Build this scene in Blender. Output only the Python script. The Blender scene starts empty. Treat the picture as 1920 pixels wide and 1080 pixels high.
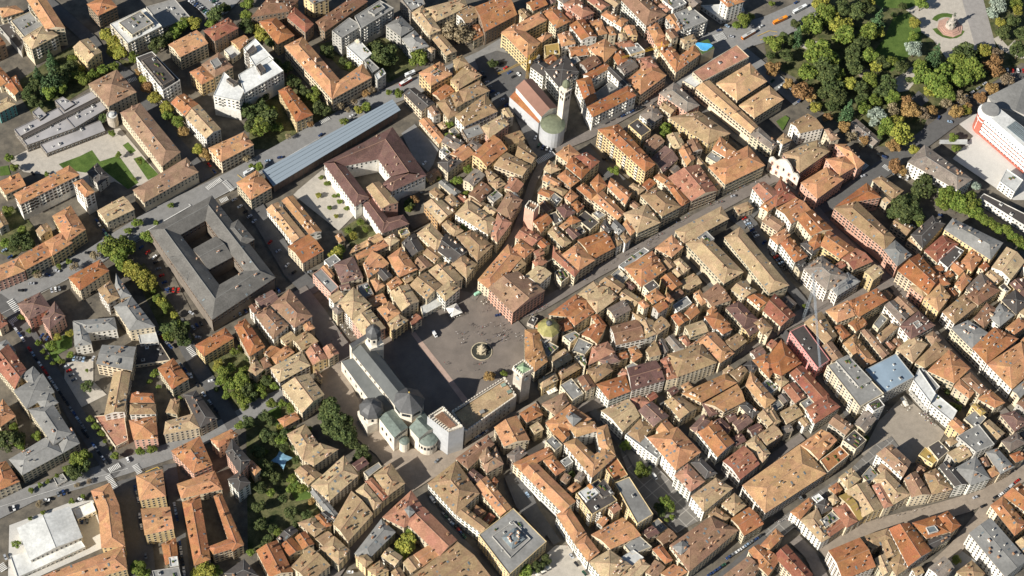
import bpy, bmesh, math, random, re
from mathutils import Vector, Matrix
from mathutils.bvhtree import BVHTree
R = random.Random(7)
S = bpy.context.scene
# ---------------------------------------------------------------- camera
FPX, DEP, ROLL, H = 3440.0, math.radians(56.0), math.atan2(230, 2321), 1140.0
YC = H / math.tan(DEP)
cd = bpy.data.cameras.new('camera'); cam = bpy.data.objects.new('camera', cd)
S.collection.objects.link(cam); S.camera = cam
cd.sensor_width = 36; cd.lens = FPX / 1920 * 36; cd.clip_start = 10; cd.clip_end = 20000
cR, sR = math.cos(ROLL), math.sin(ROLL)
X0 = Vector((1, 0, 0)); F0 = Vector((0, math.cos(DEP), -math.sin(DEP))); U0 = Vector((0, math.sin(DEP), math.cos(DEP)))
cx = X0 * cR + U0 * sR; cy = U0 * cR - X0 * sR; cz = -F0
CAM = Vector((0, -YC, H))
cam.matrix_world = Matrix(((cx.x, cy.x, cz.x, CAM.x), (cx.y, cy.y, cz.y, CAM.y), (cx.z, cy.z, cz.z, CAM.z), (0, 0, 0, 1)))
def W(x, y, z=0.0):
    d = F0 * FPX + cx * (x - 960) - cy * (y - 540)
    t = (z - H) / d.z
    return CAM + d * t
def PX(p):
    d = p - CAM; k = FPX / d.dot(F0)
    return 960 + d.dot(cx) * k, 540 - d.dot(cy) * k
# ---------------------------------------------------------------- light
SUN = Vector((-45, -39, 38)).normalized()          # towards the sun
w = bpy.data.worlds.new('World'); S.world = w; w.use_nodes = True
nt = w.node_tree; sk = nt.nodes.new('ShaderNodeTexSky'); sk.sky_type = 'NISHITA'; sk.sun_disc = False
sk.sun_elevation = math.asin(SUN.z); sk.sun_rotation = math.atan2(SUN.x, SUN.y)
sk.altitude = 200; sk.air_density = 1.0; sk.dust_density = 0.6
bg = nt.nodes['Background']; bg.inputs[1].default_value = 0.056
nt.links.new(sk.outputs[0], bg.inputs[0])
ld = bpy.data.lights.new('sun', 'SUN'); ld.energy = 5.0; ld.angle = math.radians(0.53); ld.color = (1, 0.95, 0.865)
sun = bpy.data.objects.new('sun', ld); S.collection.objects.link(sun); sun.rotation_euler = SUN.to_track_quat('Z', 'Y').to_euler()
S.view_settings.view_transform = 'Standard'; S.view_settings.look = 'None'; S.view_settings.exposure = 0.5; S.view_settings.gamma = 1
# ---------------------------------------------------------------- helpers
def srgb(r, g, b):
    f = lambda c: ((c / 255 + 0.055) / 1.055) ** 2.4 if c > 10 else c / 255 / 12.92
    return (f(r), f(g), f(b), 1)
def newmat(name, rough=0.9, metal=0.0):
    m = bpy.data.materials.new(name); m.use_nodes = True; n = m.node_tree
    b = n.nodes['Principled BSDF']; b.inputs['Roughness'].default_value = rough; b.inputs['Metallic'].default_value = metal
    b.inputs['Specular IOR Level'].default_value = 0.25
    return m, n, b
def noise(n, co, scale, detail=3, rough=0.6, stretch=None):
    if stretch:
        mp = n.nodes.new('ShaderNodeMapping'); mp.inputs['Scale'].default_value = stretch
        mp.inputs['Rotation'].default_value = (0, 0, 0.6)
        n.links.new(co, mp.inputs[0]); co = mp.outputs[0]
    t = n.nodes.new('ShaderNodeTexNoise'); t.inputs['Scale'].default_value = scale
    t.inputs['Detail'].default_value = detail; t.inputs['Roughness'].default_value = rough
    n.links.new(co, t.inputs['Vector']); return t.outputs[0]
def ramp(n, v, stops):
    r = n.nodes.new('ShaderNodeValToRGB'); e = r.color_ramp.elements
    while len(e) < len(stops): e.new(0.5)
    for i, (p, c) in enumerate(stops): e[i].position = p; e[i].color = c
    n.links.new(v, r.inputs[0]); return r.outputs[0]
def mix(n, f, a, b, mode='MIX'):
    m = n.nodes.new('ShaderNodeMix'); m.data_type = 'RGBA'; m.blend_type = mode
    for s, v in ((m.inputs[0], f), (m.inputs[6], a), (m.inputs[7], b)):
        if isinstance(v, (int, float, tuple)): s.default_value = v
        else: n.links.new(v, s)
    return m.outputs[2]
def hsv(n, col, h, s, v):
    k = n.nodes.new('ShaderNodeHueSaturation')
    for key, x in (('Hue', h), ('Saturation', s), ('Value', v)):
        if isinstance(x, (int, float)): k.inputs[key].default_value = x
        else: n.links.new(x, k.inputs[key])
    n.links.new(col, k.inputs['Color']); return k.outputs[0]
def rng(n, v, a, b, lo=0.0, hi=1.0):
    m = n.nodes.new('ShaderNodeMapRange'); n.links.new(v, m.inputs[0])
    m.inputs[1].default_value = lo; m.inputs[2].default_value = hi; m.inputs[3].default_value = a; m.inputs[4].default_value = b
    return m.outputs[0]
def objrand(n):
    return n.nodes.new('ShaderNodeObjectInfo').outputs['Random']
def pos(n): return n.nodes.new('ShaderNodeNewGeometry').outputs['Position']
def scaled(c, k): return (min(1, c[0] * k), min(1, c[1] * k), min(1, c[2] * k), 1)
def tilemat(name, c, patch, amt=0.55, var=0.27, sat=1.0):
    """weathered clay tiles: broad patches, rows of single odd tiles, streaks"""
    m, n, b = newmat(name, 0.85); P = pos(n)
    a = ramp(n, noise(n, P, 0.16, 4, 0.65), [(0.38, scaled(c, 0.86)), (0.62, scaled(c, 1.12))])
    a = mix(n, rng(n, noise(n, P, 0.9, 4, 0.75), 0, amt, 0.48, 0.68), a, patch)
    vo = n.nodes.new('ShaderNodeTexVoronoi'); vo.inputs['Scale'].default_value = .17; vo.inputs['Randomness'].default_value = 1; n.links.new(P, vo.inputs[0])
    sp_ = n.nodes.new('ShaderNodeSeparateColor'); n.links.new(vo.outputs['Color'], sp_.inputs[0])
    a = hsv(n, a, rng(n, sp_.outputs[1], .492, .508), 1, rng(n, sp_.outputs[0], .86, 1.12))
    dark = rng(n, noise(n, P, 1.5, 4, 0.9), 0.5, 1.38, 0.32, 0.68)
    a = hsv(n, a, 0.5, sat, dark)
    r = objrand(n)
    a = hsv(n, a, rng(n, r, 0.493, 0.508), rng(n, r, 1.06, 0.9), rng(n, r, 1 - var, 1 + var * 0.8))
    n.links.new(a, b.inputs['Base Color'])
    bp = n.nodes.new('ShaderNodeBump'); bp.inputs['Strength'].default_value = 0.5; bp.inputs['Distance'].default_value = 0.25
    n.links.new(noise(n, P, 3.2, 2, 0.7), bp.inputs['Height']); n.links.new(bp.outputs[0], b.inputs['Normal'])
    return m
def plain(name, c, rough=0.85, var=0.14, metal=0.0, sc=0.5, amt=0.18, ovar=0.12):
    m, n, b = newmat(name, rough, metal); P = pos(n)
    a = ramp(n, noise(n, P, sc, 5, 0.7), [(0.3, scaled(c, 1 - amt)), (0.7, scaled(c, 1 + amt))])
    v = rng(n, noise(n, P, sc * 0.13, 2), 1 - var, 1 + var, 0.35, 0.65)
    a = hsv(n, a, 0.5, 1, v)
    a = hsv(n, a, 0.5, 1, rng(n, objrand(n), 1 - ovar, 1 + ovar))
    n.links.new(a, b.inputs['Base Color']); return m
lin = lambda *c: (c[0], c[1], c[2], 1)
RM = {
 'o': tilemat('orange_tiles', lin(.46, .205, .09), lin(.36, .225, .12), .5),
 'r': tilemat('red_tiles', lin(.36, .155, .095), lin(.42, .225, .14), .5),
 'b': tilemat('brown_tiles', lin(.275, .16, .098), lin(.35, .205, .12), .5),
 'q': tilemat('maroon_tiles', lin(.165, .095, .08), lin(.24, .125, .085), .5),
 't': tilemat('tan_tiles', lin(.44, .315, .178), lin(.36, .215, .118), .7),
 'a': tilemat('apricot_tiles', lin(.47, .265, .125), lin(.37, .21, .11), .5),
 'd': tilemat('taupe_tiles', lin(.23, .185, .15), lin(.18, .14, .12), .4),
 'k': plain('charcoal_roofing', lin(.075, .066, .06), .8),
 'g': plain('grey_roofing', lin(.23, .225, .21), .8),
 's': plain('slate_roofing', lin(.125, .118, .106), .75, sc=.9, amt=.28),
 'w': plain('pale_roofing', lin(.56, .56, .53), .7, ovar=.2),
 'n': plain('green_copper', lin(.2, .26, .21), .7, sc=.3, amt=.3),
 'm': plain('blue_grey_metal', lin(.25, .32, .38), .45, sc=.2, amt=.08, ovar=.02),
 'l': plain('skylight_glass', lin(.17, .20, .21), .2, sc=.4, amt=.3),
 'e': plain('concrete_roof_slabs', lin(.33, .315, .31), .8, sc=.15, amt=.12),
 'y': plain('mustard_roofing', lin(.36, .25, .08), .8),
}
WM = {
 'w': plain('white_render', lin(.74, .71, .64), ovar=.08),
 'c': plain('cream_render', lin(.62, .53, .38), ovar=.16),
 'y': plain('yellow_render', lin(.64, .49, .26), ovar=.12),
 'o': plain('ochre_render', lin(.46, .29, .14), ovar=.1),
 'p': plain('pink_render', lin(.62, .36, .27), ovar=.12),
 'r': plain('rose_red_render', lin(.55, .23, .21), ovar=.05),
 'g': plain('grey_render', lin(.42, .40, .36), ovar=.15),
 'b': plain('brown_render', lin(.29, .21, .145), ovar=.15),
 's': plain('stone_walling', lin(.46, .41, .34), sc=1.2, amt=.3, ovar=.1),
 'k': plain('dark_render', lin(.19, .16, .13), ovar=.15),
 'n': plain('teal_render', lin(.12, .30, .27)),
}
CN = {'o': 'orange', 'r': 'red', 'b': 'brown', 'q': 'maroon', 't': 'tan', 'a': 'golden', 'd': 'taupe', 'k': 'charcoal', 'g': 'grey', 's': 'slate', 'w': 'pale', 'n': 'green', 'm': 'blue metal', 'l': 'glass', 'e': 'light grey', 'y': 'mustard'}
WN = {'w': 'white', 'c': 'cream', 'y': 'yellow', 'o': 'ochre', 'p': 'pink', 'r': 'rose', 'g': 'grey', 'b': 'brown', 's': 'stone', 'k': 'dark', 'n': 'teal'}
GLASS = plain('window_glass', lin(.035, .04, .045), .2, amt=.3)
TRIM = plain('stone_trim', lin(.55, .5, .42))
COL = S.collection
def link(o): COL.objects.link(o); return o
def tag(o, label=None, cat=None, group=None, kind=None):
    if label: o['label'] = label
    if cat: o['category'] = cat
    if group: o['group'] = group
    if kind: o['kind'] = kind
    return o
class MB:
    """collects faces with material slots, then becomes one mesh object"""
    def __init__(s): s.v = []; s.f = []; s.m = []; s.mats = []
    def slot(s, mat):
        if mat not in s.mats: s.mats.append(mat)
        return s.mats.index(mat)
    def face(s, pts, mat):
        k = len(s.v); s.v += [tuple(p) for p in pts]; s.f.append(tuple(range(k, k + len(pts)))); s.m.append(s.slot(mat))
    def prism(s, poly, z0, z1, mat, top=None, bottom=False):
        n = len(poly)
        for i in range(n):
            a, b = poly[i], poly[(i + 1) % n]
            s.face([(a[0], a[1], z0), (b[0], b[1], z0), (b[0], b[1], z1), (a[0], a[1], z1)], mat)
        s.face([(p[0], p[1], z1) for p in poly], top or mat)
        if bottom: s.face([(p[0], p[1], z0) for p in reversed(poly)], mat)
    def box(s, c, sx, sy, z0, z1, mat, rot=0.0, top=None):
        co, si = math.cos(rot), math.sin(rot)
        s.prism([(c[0] + dx * co - dy * si, c[1] + dx * si + dy * co) for dx, dy in ((-sx/2, -sy/2), (sx/2, -sy/2), (sx/2, sy/2), (-sx/2, sy/2))], z0, z1, mat, top, True)
    def lathe(s, c, prof, n, mat, rot=0.0, sx=1, sy=1):
        ring = [[(c[0] + r * sx * math.cos(rot + 2 * math.pi * i / n), c[1] + r * sy * math.sin(rot + 2 * math.pi * i / n), z) for i in range(n)] for r, z in prof]
        for a, b in zip(ring, ring[1:]):
            for i in range(n):
                j = (i + 1) % n
                s.face([a[i], a[j], b[j], b[i]], mat)
        if prof[-1][0] > 0.02: s.face(ring[-1], mat)
    def tube(s, p, q, r, mat, r2=None, n=4):
        p, q = Vector(p), Vector(q); d = (q - p).normalized(); r2 = r if r2 is None else r2
        a = d.orthogonal().normalized(); b = d.cross(a)
        A = [p + (a * math.cos(t) + b * math.sin(t)) * r for t in [2 * math.pi * i / n for i in range(n)]]
        B = [q + (a * math.cos(t) + b * math.sin(t)) * r2 for t in [2 * math.pi * i / n for i in range(n)]]
        for i in range(n): s.face([A[i], A[(i + 1) % n], B[(i + 1) % n], B[i]], mat)
        s.face(A[::-1], mat); s.face(B, mat)
    def mesh(s, name, org=(0, 0, 0)):
        me = bpy.data.meshes.new(name)
        me.from_pydata([(x - org[0], y - org[1], z - org[2]) for x, y, z in s.v], [], s.f)
        for m in s.mats: me.materials.append(m)
        me.polygons.foreach_set('material_index', s.m); me.update(); return me
    def obj(s, name, parent=None, org=(0, 0, 0)):
        o = link(bpy.data.objects.new(name, s.mesh(name, org)))
        if parent: o.parent = parent
        elif org != (0, 0, 0): o.location = org
        return o
def empty(name, loc):
    e = bpy.data.objects.new(name, None); e.location = loc; e.empty_display_size = 1; return link(e)
def ccw(p):
    a = sum(p[i][0] * p[(i + 1) % len(p)][1] - p[(i + 1) % len(p)][0] * p[i][1] for i in range(len(p)))
    return a > 0
def inset(q, d):
    """inset a ccw polygon (mitred)"""
    n = len(q); out = []
    for i in range(n):
        a, b, c = Vector(q[i - 1][:2]), Vector(q[i][:2]), Vector(q[(i + 1) % n][:2])
        u, v = (b - a).normalized(), (c - b).normalized()
        nu, nv = Vector((-u.y, u.x)), Vector((-v.y, v.x)); k = nu + nv
        if k.length < 0.2: out.append(b); continue
        k.normalize(); out.append(b + k * min(d / max(0.4, k.dot(nu)), 3 * abs(d)) if d > 0 else b + k * max(d / max(0.4, k.dot(nu)), -3 * abs(d)))
    return out
TOWN = """
T 0 0 4
h20tc 165,290 237,372 440,262 325,190 #bordering the road, long building wrapped round a grey flat roof
+g21oc 340,-20 490,210 345,225 200,0
+f15gc 80,155 180,275 320,190 225,85
+f7kg -10,195 160,390 185,300 70,165
+h15oc -20,60 15,135 180,85 120,40
g15ob -100,310 -35,380 45,330 0,270
h17ob 650,30 735,120 880,50 800,-40
f20wc 825,180 955,325 1215,195 1085,60 #with planted terrace round its penthouse
+f23gc 890,170 990,262 1150,170 1055,80
f9gg 1095,50 1220,205 1430,130 1310,-10
h15ty 545,355 655,470 765,390 660,285
f19kw 1020,430 1220,680 1350,600 1140,385 #with orange awnings on its roof terraces
+f22kk 1060,450 1220,640 1310,590 1150,410
h17oc 1260,335 1350,430 1562,325 1475,225
h17rb 1525,230 1610,310 1790,210 1715,130
h10oy 1730,310 1800,375 1870,300 1830,262
f7wc 1680,375 1740,440 1805,395 1745,335
h15bc 1510,485 1610,580 1750,500 1640,390 #with a glazed lantern on its ridge
+f19gg 1575,455 1610,510 1665,480 1630,430
h15oy 1420,540 1510,635 1610,585 1520,490
h12oc 1280,770 1385,870 1490,780 1380,700
g14tw 1390,880 1545,1040 1660,970 1490,780
f9ek 105,970 200,1090 560,960 430,810 #modern low flat complex with recessed roof cuts beside the bell-shaped park wall
+f9ek 430,810 560,960 800,815 690,680
+f5ek 300,1085 350,1150 790,980 750,900
+f10ek 240,840 300,900 350,860 290,800
+f10ek 410,755 480,830 560,780 470,725
+f11kk 150,1020 170,1040 800,720 780,700
p14bc 660,630 810,800 1025,690 875,520
h8oc 30,640 110,715 175,680 120,560
g8oc -60,560 0,650 100,610 0,500
h14tn -60,790 -10,850 120,780 60,725
X stairtower 840,870 9
T 380 60 6
f24ww 120,715 415,775 470,655 240,447 #angular white apartment block of three wings with pale roof
+f24ww 400,480 470,690 910,435 740,270
+f24ww 460,180 620,430 800,300 590,70
+f27kk 265,530 345,590 400,560 300,510
+f27kk 600,380 650,460 710,420 650,350
+f27kk 490,220 520,250 610,190 570,140
T 0 0 4
c 380,440 50;c 400,590 90;d 470,560 80;d 540,500 60;c 280,560 50;c 340,640 60;g 370,690 60;g 460,660 50;d 250,640 60;g 580,560 60
g 640,600 50;g 700,560 45;y 600,510 35;g 780,520 50;g 850,500 45;d 200,700 50;d 240,760 50;d 300,790 40;g 540,440 40
y 800,260 60;y 860,330 70;y 900,400 60;y 840,390 50;g 1000,430 50;d 1190,330 80;d 1250,290 60;g 1300,250 60;g 1360,190 60;y 1460,170 60;g 1400,150 45
d 1620,110 80;g 1580,170 50;d 1680,60 50;g 1860,20 60;g 1840,130 60;d 1850,200 70;y 1900,220 40
y 1080,600 45;o 1100,660 50;y 1160,740 60;y 1190,700 40;y 1250,810 60;g 1260,870 50;g 1330,920 55;o 1380,990 50;o 1040,540 35
d 1860,830 80;s 1830,790 60;d 1890,950 70;g 840,1000 30;d 780,880 40
T 480 0 4
h15bb -40,130 250,85 320,0 100,-30
+h14rb 230,130 370,245 435,180 290,50
+h14oy 20,160 160,335 290,265 150,130
h18gy 350,-10 430,30 550,-10 480,-60
h13bb 515,240 840,10 760,-50 445,165
f24gg 740,120 785,215 1035,60 930,0 #tall slab block with bulky roof plant
+f26gg 840,80 890,110 970,55 930,20
+f23gc 570,230 640,285 795,190 700,130
f14ww 680,350 800,460 870,400 770,290
+f14gg 810,450 870,545 925,510 850,440
+f16wg 890,560 910,600 975,550 950,510
h16gg 970,190 1085,275 1185,215 1085,120
h15gg 1090,290 1165,380 1300,345 1190,225
h16oc 210,345 570,745 630,600 350,275 #long L-shaped villa of two wings beside the metal canopy avenue
+h16oc 570,745 870,580 800,478 600,620
h14oy 165,680 300,915 430,860 245,640
h16oy 1220,545 1310,645 1475,555 1380,460 #square yellow house topped by a glazed lantern
+f19gg 1310,540 1340,565 1390,535 1350,508
h15ty 1455,600 1520,670 1695,565 1590,470
+h16ty 1475,450 1500,520 1600,480 1545,410
h14tc 1520,680 1560,770 1755,680 1680,600
h12tc 1350,770 1440,895 1525,850 1450,720
+h13tc 1455,710 1500,810 1565,770 1520,680
h15tw 1560,950 1815,835 1720,705 1490,870
g12kc 1105,700 1240,835 1345,775 1190,655
p12tw 1280,360 1315,400 1350,370 1310,340
h16tc 1165,95 1300,265 1390,225 1250,40
+h16tc 1350,165 1590,50 1560,-20 1270,60
g10tc 1300,270 1425,420 1510,385 1380,240
f16gk 1080,-20 1160,80 1270,30 1240,-50
h15tw 1500,105 1580,190 1700,100 1600,40
h17ob 1715,240 1960,110 1880,-40 1640,50
h12oc 1620,190 1630,305 1710,260 1670,180
h14tp 1690,950 1745,1040 1900,930 1840,860
g5oc 1220,905 1370,1080 1430,1045 1290,880
d 960,400 110;d 900,350 70;d 1000,450 70;g 1220,430 85;b 1500,250 110;b 1580,270 90;b 1430,240 70;d 650,460 40;g 690,490 35
d 280,610 65;d 360,690 60;g 430,730 60;g 460,680 50;d 490,820 80;d 330,660 40;d 90,900 100;d 40,800 70;g 120,840 60;d 60,720 50;g 40,950 90;g 150,950 60
y 770,820 45;g 820,800 45;g 660,910 35;g 1070,700 40;o 830,700 35;b 870,680 35;b 740,770 35;b 640,800 40;b 690,820 30;o 410,930 30;b 240,1020 30
y 60,270 70;y 20,220 50;d 110,310 60;d 530,380 60;d 560,420 40;g 1450,930 35;g 1450,1020 35;d 1500,1040 35;d 1775,480 45;g 1000,690 30
d 150,480 60;d 230,500 50
P 1690,560 1770,700 5 p
P 1840,490 1930,590 4 p
P 1810,720 1880,800 3 p
P 470,1035 500,1015 1 l
P 700,890 740,875 1 l
B 1080,640 1165,590 r
B 1120,570 1190,540 w
T 960 0 4
h18oy -80,240 115,440 215,320 20,175 #four-winged block round a court with red flower boxes
+h18oc -85,250 210,85 265,150 -10,295
+h17oc 185,290 225,320 310,260 270,240
h17oc 225,90 330,215 440,160 320,40
f14yy 240,340 250,420 360,400 350,320
h17rp 380,30 520,135 620,95 480,-20
h15rc 560,0 670,80 740,40 640,-20
h15ow 665,110 820,205 875,150 710,75
h14oy 830,200 870,270 945,270 920,190
h15ow 430,190 520,300 640,275 540,140
p14oc 620,200 650,265 720,250 680,180
p13oc 700,200 730,265 785,260 750,195
h14ow 340,255 370,350 480,325 430,230
h17bw 815,0 1005,195 1160,110 960,-60
f18gw 1130,0 1210,65 1310,20 1250,-40
f19gg 1215,100 1290,225 1470,150 1345,50 #with long dark skylights on its roof
+g18oc 1150,130 1230,240 1290,215 1210,100
h20ow 1560,0 1620,55 1745,10 1640,-50
+f5ww 1415,40 1570,150 1745,80 1720,20
h14op 1010,200 1070,320 1150,270 1090,165
h15oc 1065,320 1230,545 1290,450 1140,285 #wedge-shaped block pointing down at a street fork
+h15oc 1230,545 1415,405 1365,335 1240,430
h15tc 1260,290 1290,330 1390,305 1360,255
f14rc 1355,540 1430,610 1780,425 1685,335 #long flat wine-red roof with rows of vents
f10wc 1280,605 1370,655 1440,605 1350,550
g14ac 1375,660 1790,1000 1850,950 1480,600 #palace of four parallel wings below the park
+h15ac 1690,755 1915,610 1785,470 1530,625
+h14ac 1820,885 2040,745 1930,640 1700,790
h19kw 240,520 360,665 505,540 400,405
+g16kw 135,500 235,575 300,500 190,430
h19ow 480,600 560,800 640,740 590,570 #closed round a courtyard right of the church tower
+h19ow 605,880 935,715 870,640 560,800
+g18ow 600,590 740,510 700,475 530,560
+g18kw 700,510 840,650 900,640 750,500
+f10gg 620,700 655,755 835,650 750,600
h16oc 565,350 690,475 790,370 700,290
h14oc 740,400 795,495 880,450 820,370
h16oc 860,600 965,710 1160,565 1040,450 #with many skylights right of the church tower courtyard block
+h17rc 930,440 990,550 1100,500 1040,420
f14gw 850,350 890,410 1000,380 940,320
h13rc 770,320 800,360 930,345 900,300
h13dp 1100,700 1310,840 1410,790 1215,615
h10dw 955,860 1045,930 1135,870 1060,760
h13ty 1175,880 1470,1080 1640,1000 1400,830
+h13ty 1300,900 1330,1000 1430,1040 1480,900
g 1740,160 65;g 1690,190 40;g 1790,120 35;g 1140,995 60;g 1150,960 45;g 1920,300 40;o 1920,500 35
P 985,790 1020,770 1 l
P 830,880 970,820 5 l
P 1530,245 1570,235 1 l
P 1620,285 1660,290 1 l
P 1600,200 1625,215 1 l
P 1850,220 1880,205 1 l
P 175,1045 230,1065 2 p
P 40,560 60,580 1 l
B 1725,290 1820,235 o
T 1440 0 4
h15tw 165,925 240,1000 420,960 300,850
g5dg 590,955 790,1095 850,1050 665,890
g 50,320 75;d 140,290 60;d 140,420 60;c 220,270 60;d 205,180 45;o 40,510 65;d 20,420 40
g 330,180 100;g 420,110 90;y 400,30 80;y 480,110 60;d 560,60 80;d 670,90 80;y 520,190 80;g 560,260 90;y 590,180 60;c 820,170 80;y 830,240 60;g 740,240 90
d 700,330 80;g 400,400 120;g 340,360 80;g 480,440 90;d 440,520 110;g 310,540 90;g 520,540 60;d 640,400 90;g 770,420 75;d 650,500 80;d 740,60 70;y 760,20 50
d 860,470 60;y 810,500 55;g 930,460 60;d 1000,500 60;s 1100,370 75;s 1050,340 40;g 1090,270 45;y 1100,170 50;g 1150,30 60;d 1010,50 40;d 940,110 30;c 1250,420 75;g 1130,500 60
g 1160,560 90;g 1250,640 100;g 1320,560 100;g 1430,480 90;d 1480,410 100;g 1520,540 110;g 1450,600 90;g 1340,700 80;y 1220,680 60;d 1540,420 60;y 1620,380 65;o 1690,490 85;b 1720,400 60
d 470,640 90;d 430,700 70;d 520,720 80;y 610,630 60;g 770,600 70;d 700,650 60;d 900,620 75;o 260,690 95;o 320,720 60;o 150,630 50;y 360,800 55;o 450,880 40;d 480,800 60
c 600,830 70;g 720,820 65;s 820,880 85;g 800,760 60;d 700,740 60;d 860,700 70;g 920,740 70;b 930,830 60;g 880,960 80;y 1000,1010 100;y 960,920 80;o 1080,830 80;o 1040,770 60;b 1160,860 60
o 1230,830 50;o 570,950 60;b 620,1020 50;o 720,1050 45;o 1420,840 70;y 1480,830 50;b 1450,740 60;o 1590,730 55;o 1680,660 60;b 1790,600 60;o 1500,800 40;b 1340,780 50;g 1390,1030 40
s 1720,60 80;s 1690,100 50;d 1770,250 65;y 1740,170 45;d 1840,160 60;y 1870,80 45;d 1900,260 60;d 1880,380 80;g 1850,20 60;b 1750,440 40;d 840,1030 30;g 30,30 30;d 1060,600 35;g 500,600 60
B 40,175 140,130 o
B 190,95 285,45 w
P 30,620 90,660 2 p
P 230,770 300,820 2 p
P 1790,540 1910,545 4 p
P 1270,905 1280,885 1 l
P 1340,920 1380,930 1 l
P 1430,770 1620,640 5 l
P 190,40 220,25 1 l
T 0 270 4
h10oc 40,380 195,310 140,215 -30,290
h21ow 150,455 600,230 520,158 100,375 #long slab block with grid of shaded balconies
+h23ow 545,290 640,400 712,358 620,260
+f20ww 110,370 160,450 290,390 240,310
h16oy 390,540 500,740 645,640 530,460
+h15oc 330,735 390,840 545,740 480,650
g12tc 265,650 300,700 390,640 350,590
h14oc 135,845 190,945 390,838 328,737
h13op -80,940 -30,1040 190,950 140,850
h10tg -60,560 -5,640 65,600 10,500
h10kg 650,210 740,310 820,245 730,140
h13tc 725,500 800,590 1010,490 925,390
h14bc 1080,440 1490,210 1400,100 995,345 #long brown building with a rear wing beside the lawns
+h14bc 900,-235 1215,170 1355,60 1050,-310
h15oc 1560,30 1660,135 1905,5 1830,-90
h14oc 1770,290 1880,420 2040,325 1925,195
h17sk 1115,645 1590,1320 1645,1055 1355,680 #huge slate-roofed palace round two deep courtyards
+h17sk 1590,1320 2068,1000 1830,950 1645,1055
+h17sk 2068,1000 1590,385 1540,575 1830,950
+h17sk 1590,385 1115,645 1355,680 1540,575
+g16sk 1560,945 1750,845 1620,690 1440,790
+h18sk 1265,855 1400,1025 1520,945 1390,785
+h18sk 1665,640 1790,790 1910,715 1785,565
g 850,770 110;g 930,760 90;g 880,850 90;y 990,940 80;y 1060,990 80;g 930,920 60;y 1120,1010 60;y 1140,1050 50;g 1030,590 45;g 1110,700 60;y 1080,1060 60
g 60,500 50;d 130,720 70;d 200,700 50;g 160,650 45;d 220,760 60;g 50,740 50;d 100,770 50;g 890,80 30;g 350,225 22;g 1040,130 30;g 1000,260 18
y 1480,40 50;o 1540,80 50;d 270,960 35;g 520,880 30;g 440,920 25;b 710,840 45;b 560,920 40;g 960,650 30;g 1280,460 25;g 1170,590 25;g 70,110 40;g 110,180 40;g 1890,170 30;b 1850,110 40;b 290,980 40
P 730,590 800,690 5 l
P 400,960 460,970 1 l
P 340,990 380,1000 1 l
P 200,1060 280,1060 1 l
P 640,825 680,835 1 l
P 1570,170 1610,220 2 l
P 1760,430 1800,480 2 p
P 1840,520 1910,590 3 p
P 1170,900 1260,1100 5 p
P 1060,790 1160,860 3 p
P 35,810 80,860 2 p
P 235,220 265,250 1 l
B 1830,230 1900,190 w
T 480 270 4
h17qw 505,145 1024,-128 915,115 670,165 #maroon-roofed school palace round an arcaded courtyard
+h17qw 1024,-128 1280,235 1010,245 915,115
+h17qw 1280,235 1020,355 925,315 1010,245
+h17qw 505,145 745,470 850,400 670,165
+g18tp 825,325 940,485 1070,440 925,280
+h14qc 790,440 945,670 1020,590 860,400
+h14qk 945,672 1150,600 1105,530 960,560
g9aw 75,490 275,740 375,690 165,435
g9aw 190,425 400,680 495,655 275,385
h13oc 235,770 350,895 510,800 395,675
h11kc 1360,140 1440,215 1550,130 1450,80
h12oc 1450,75 1550,130 1640,70 1560,0
h16oy 1620,80 1730,170 1890,40 1780,-70
g6gc 1365,290 1490,400 1540,360 1410,265
h13bc 1590,380 1680,440 1770,340 1690,280
h12tc 1560,430 1660,490 1730,450 1640,390
h14tc 1740,290 1800,340 1880,300 1830,250
g12to 1255,450 1380,600 1495,505 1370,400
h14tw 1490,525 1740,680 1820,580 1590,420
h14bc 1800,500 1910,565 2000,420 1890,350
h15rc 1760,690 1810,740 1920,590 1810,520
h12tc 1390,600 1480,700 1560,650 1430,560
h14tc 1500,690 1660,880 1780,760 1620,640
h13tc 1205,670 1350,800 1440,730 1310,590
h14kw 1360,800 1480,890 1590,800 1420,670
h14tc 1460,900 1580,1010 1660,900 1540,820
h11kc 1090,740 1160,850 1265,790 1190,665
h12tc 1250,820 1340,890 1400,830 1310,760
p13tc 955,710 1005,770 1080,720 1020,675
g11ac 700,825 960,715 920,665 730,775
h13oc 760,870 1000,760 965,715 740,830
h14oc 800,900 840,1010 1000,895 870,800
h13oc 980,850 1075,1000 1215,940 1090,770 #with a square glass skylight on its red roof
h14qc 640,1045 805,1000 730,840 580,900
f13gp 425,975 560,1120 620,1070 490,930
g13oc 485,930 560,1010 590,980 530,900
h13kc 890,945 960,1030 1030,990 960,920
h13oc 975,1050 1010,1095 1100,1040 1050,990
h12oc 855,1020 900,1110 970,1060 900,1000
h14tc 1150,1060 1280,1165 1400,1060 1270,960
h14tc 1290,950 1430,1090 1555,1010 1430,880
h11bc 1180,890 1230,960 1330,910 1240,830
h14oc 1660,1020 1770,1110 2000,850 1890,750
y 600,820 65;g 640,790 50;g 580,860 40;g 530,300 25;g 490,250 22;y 470,385 28;g 590,390 22;g 625,375 22;g 630,430 28;g 555,480 25;y 600,540 22;g 680,480 25;g 700,650 35;y 730,690 40;g 790,590 35;g 820,640 30;g 545,290 20
o 1190,420 45;g 1150,490 35;d 1150,440 45;d 1560,630 35;g 1590,200 45;g 1520,270 40;g 1480,280 30;g 1575,370 30;g 1785,215 25;g 20,170 40;g 1370,260 20;g 90,250 20
P 90,740 120,760 1 p
P 160,800 180,830 1 p
P 220,910 250,930 1 p
P 270,960 300,990 1 p
P 90,140 180,115 2 l
P 1240,140 1290,170 1 p
P 1230,380 1270,370 1 l
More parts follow.
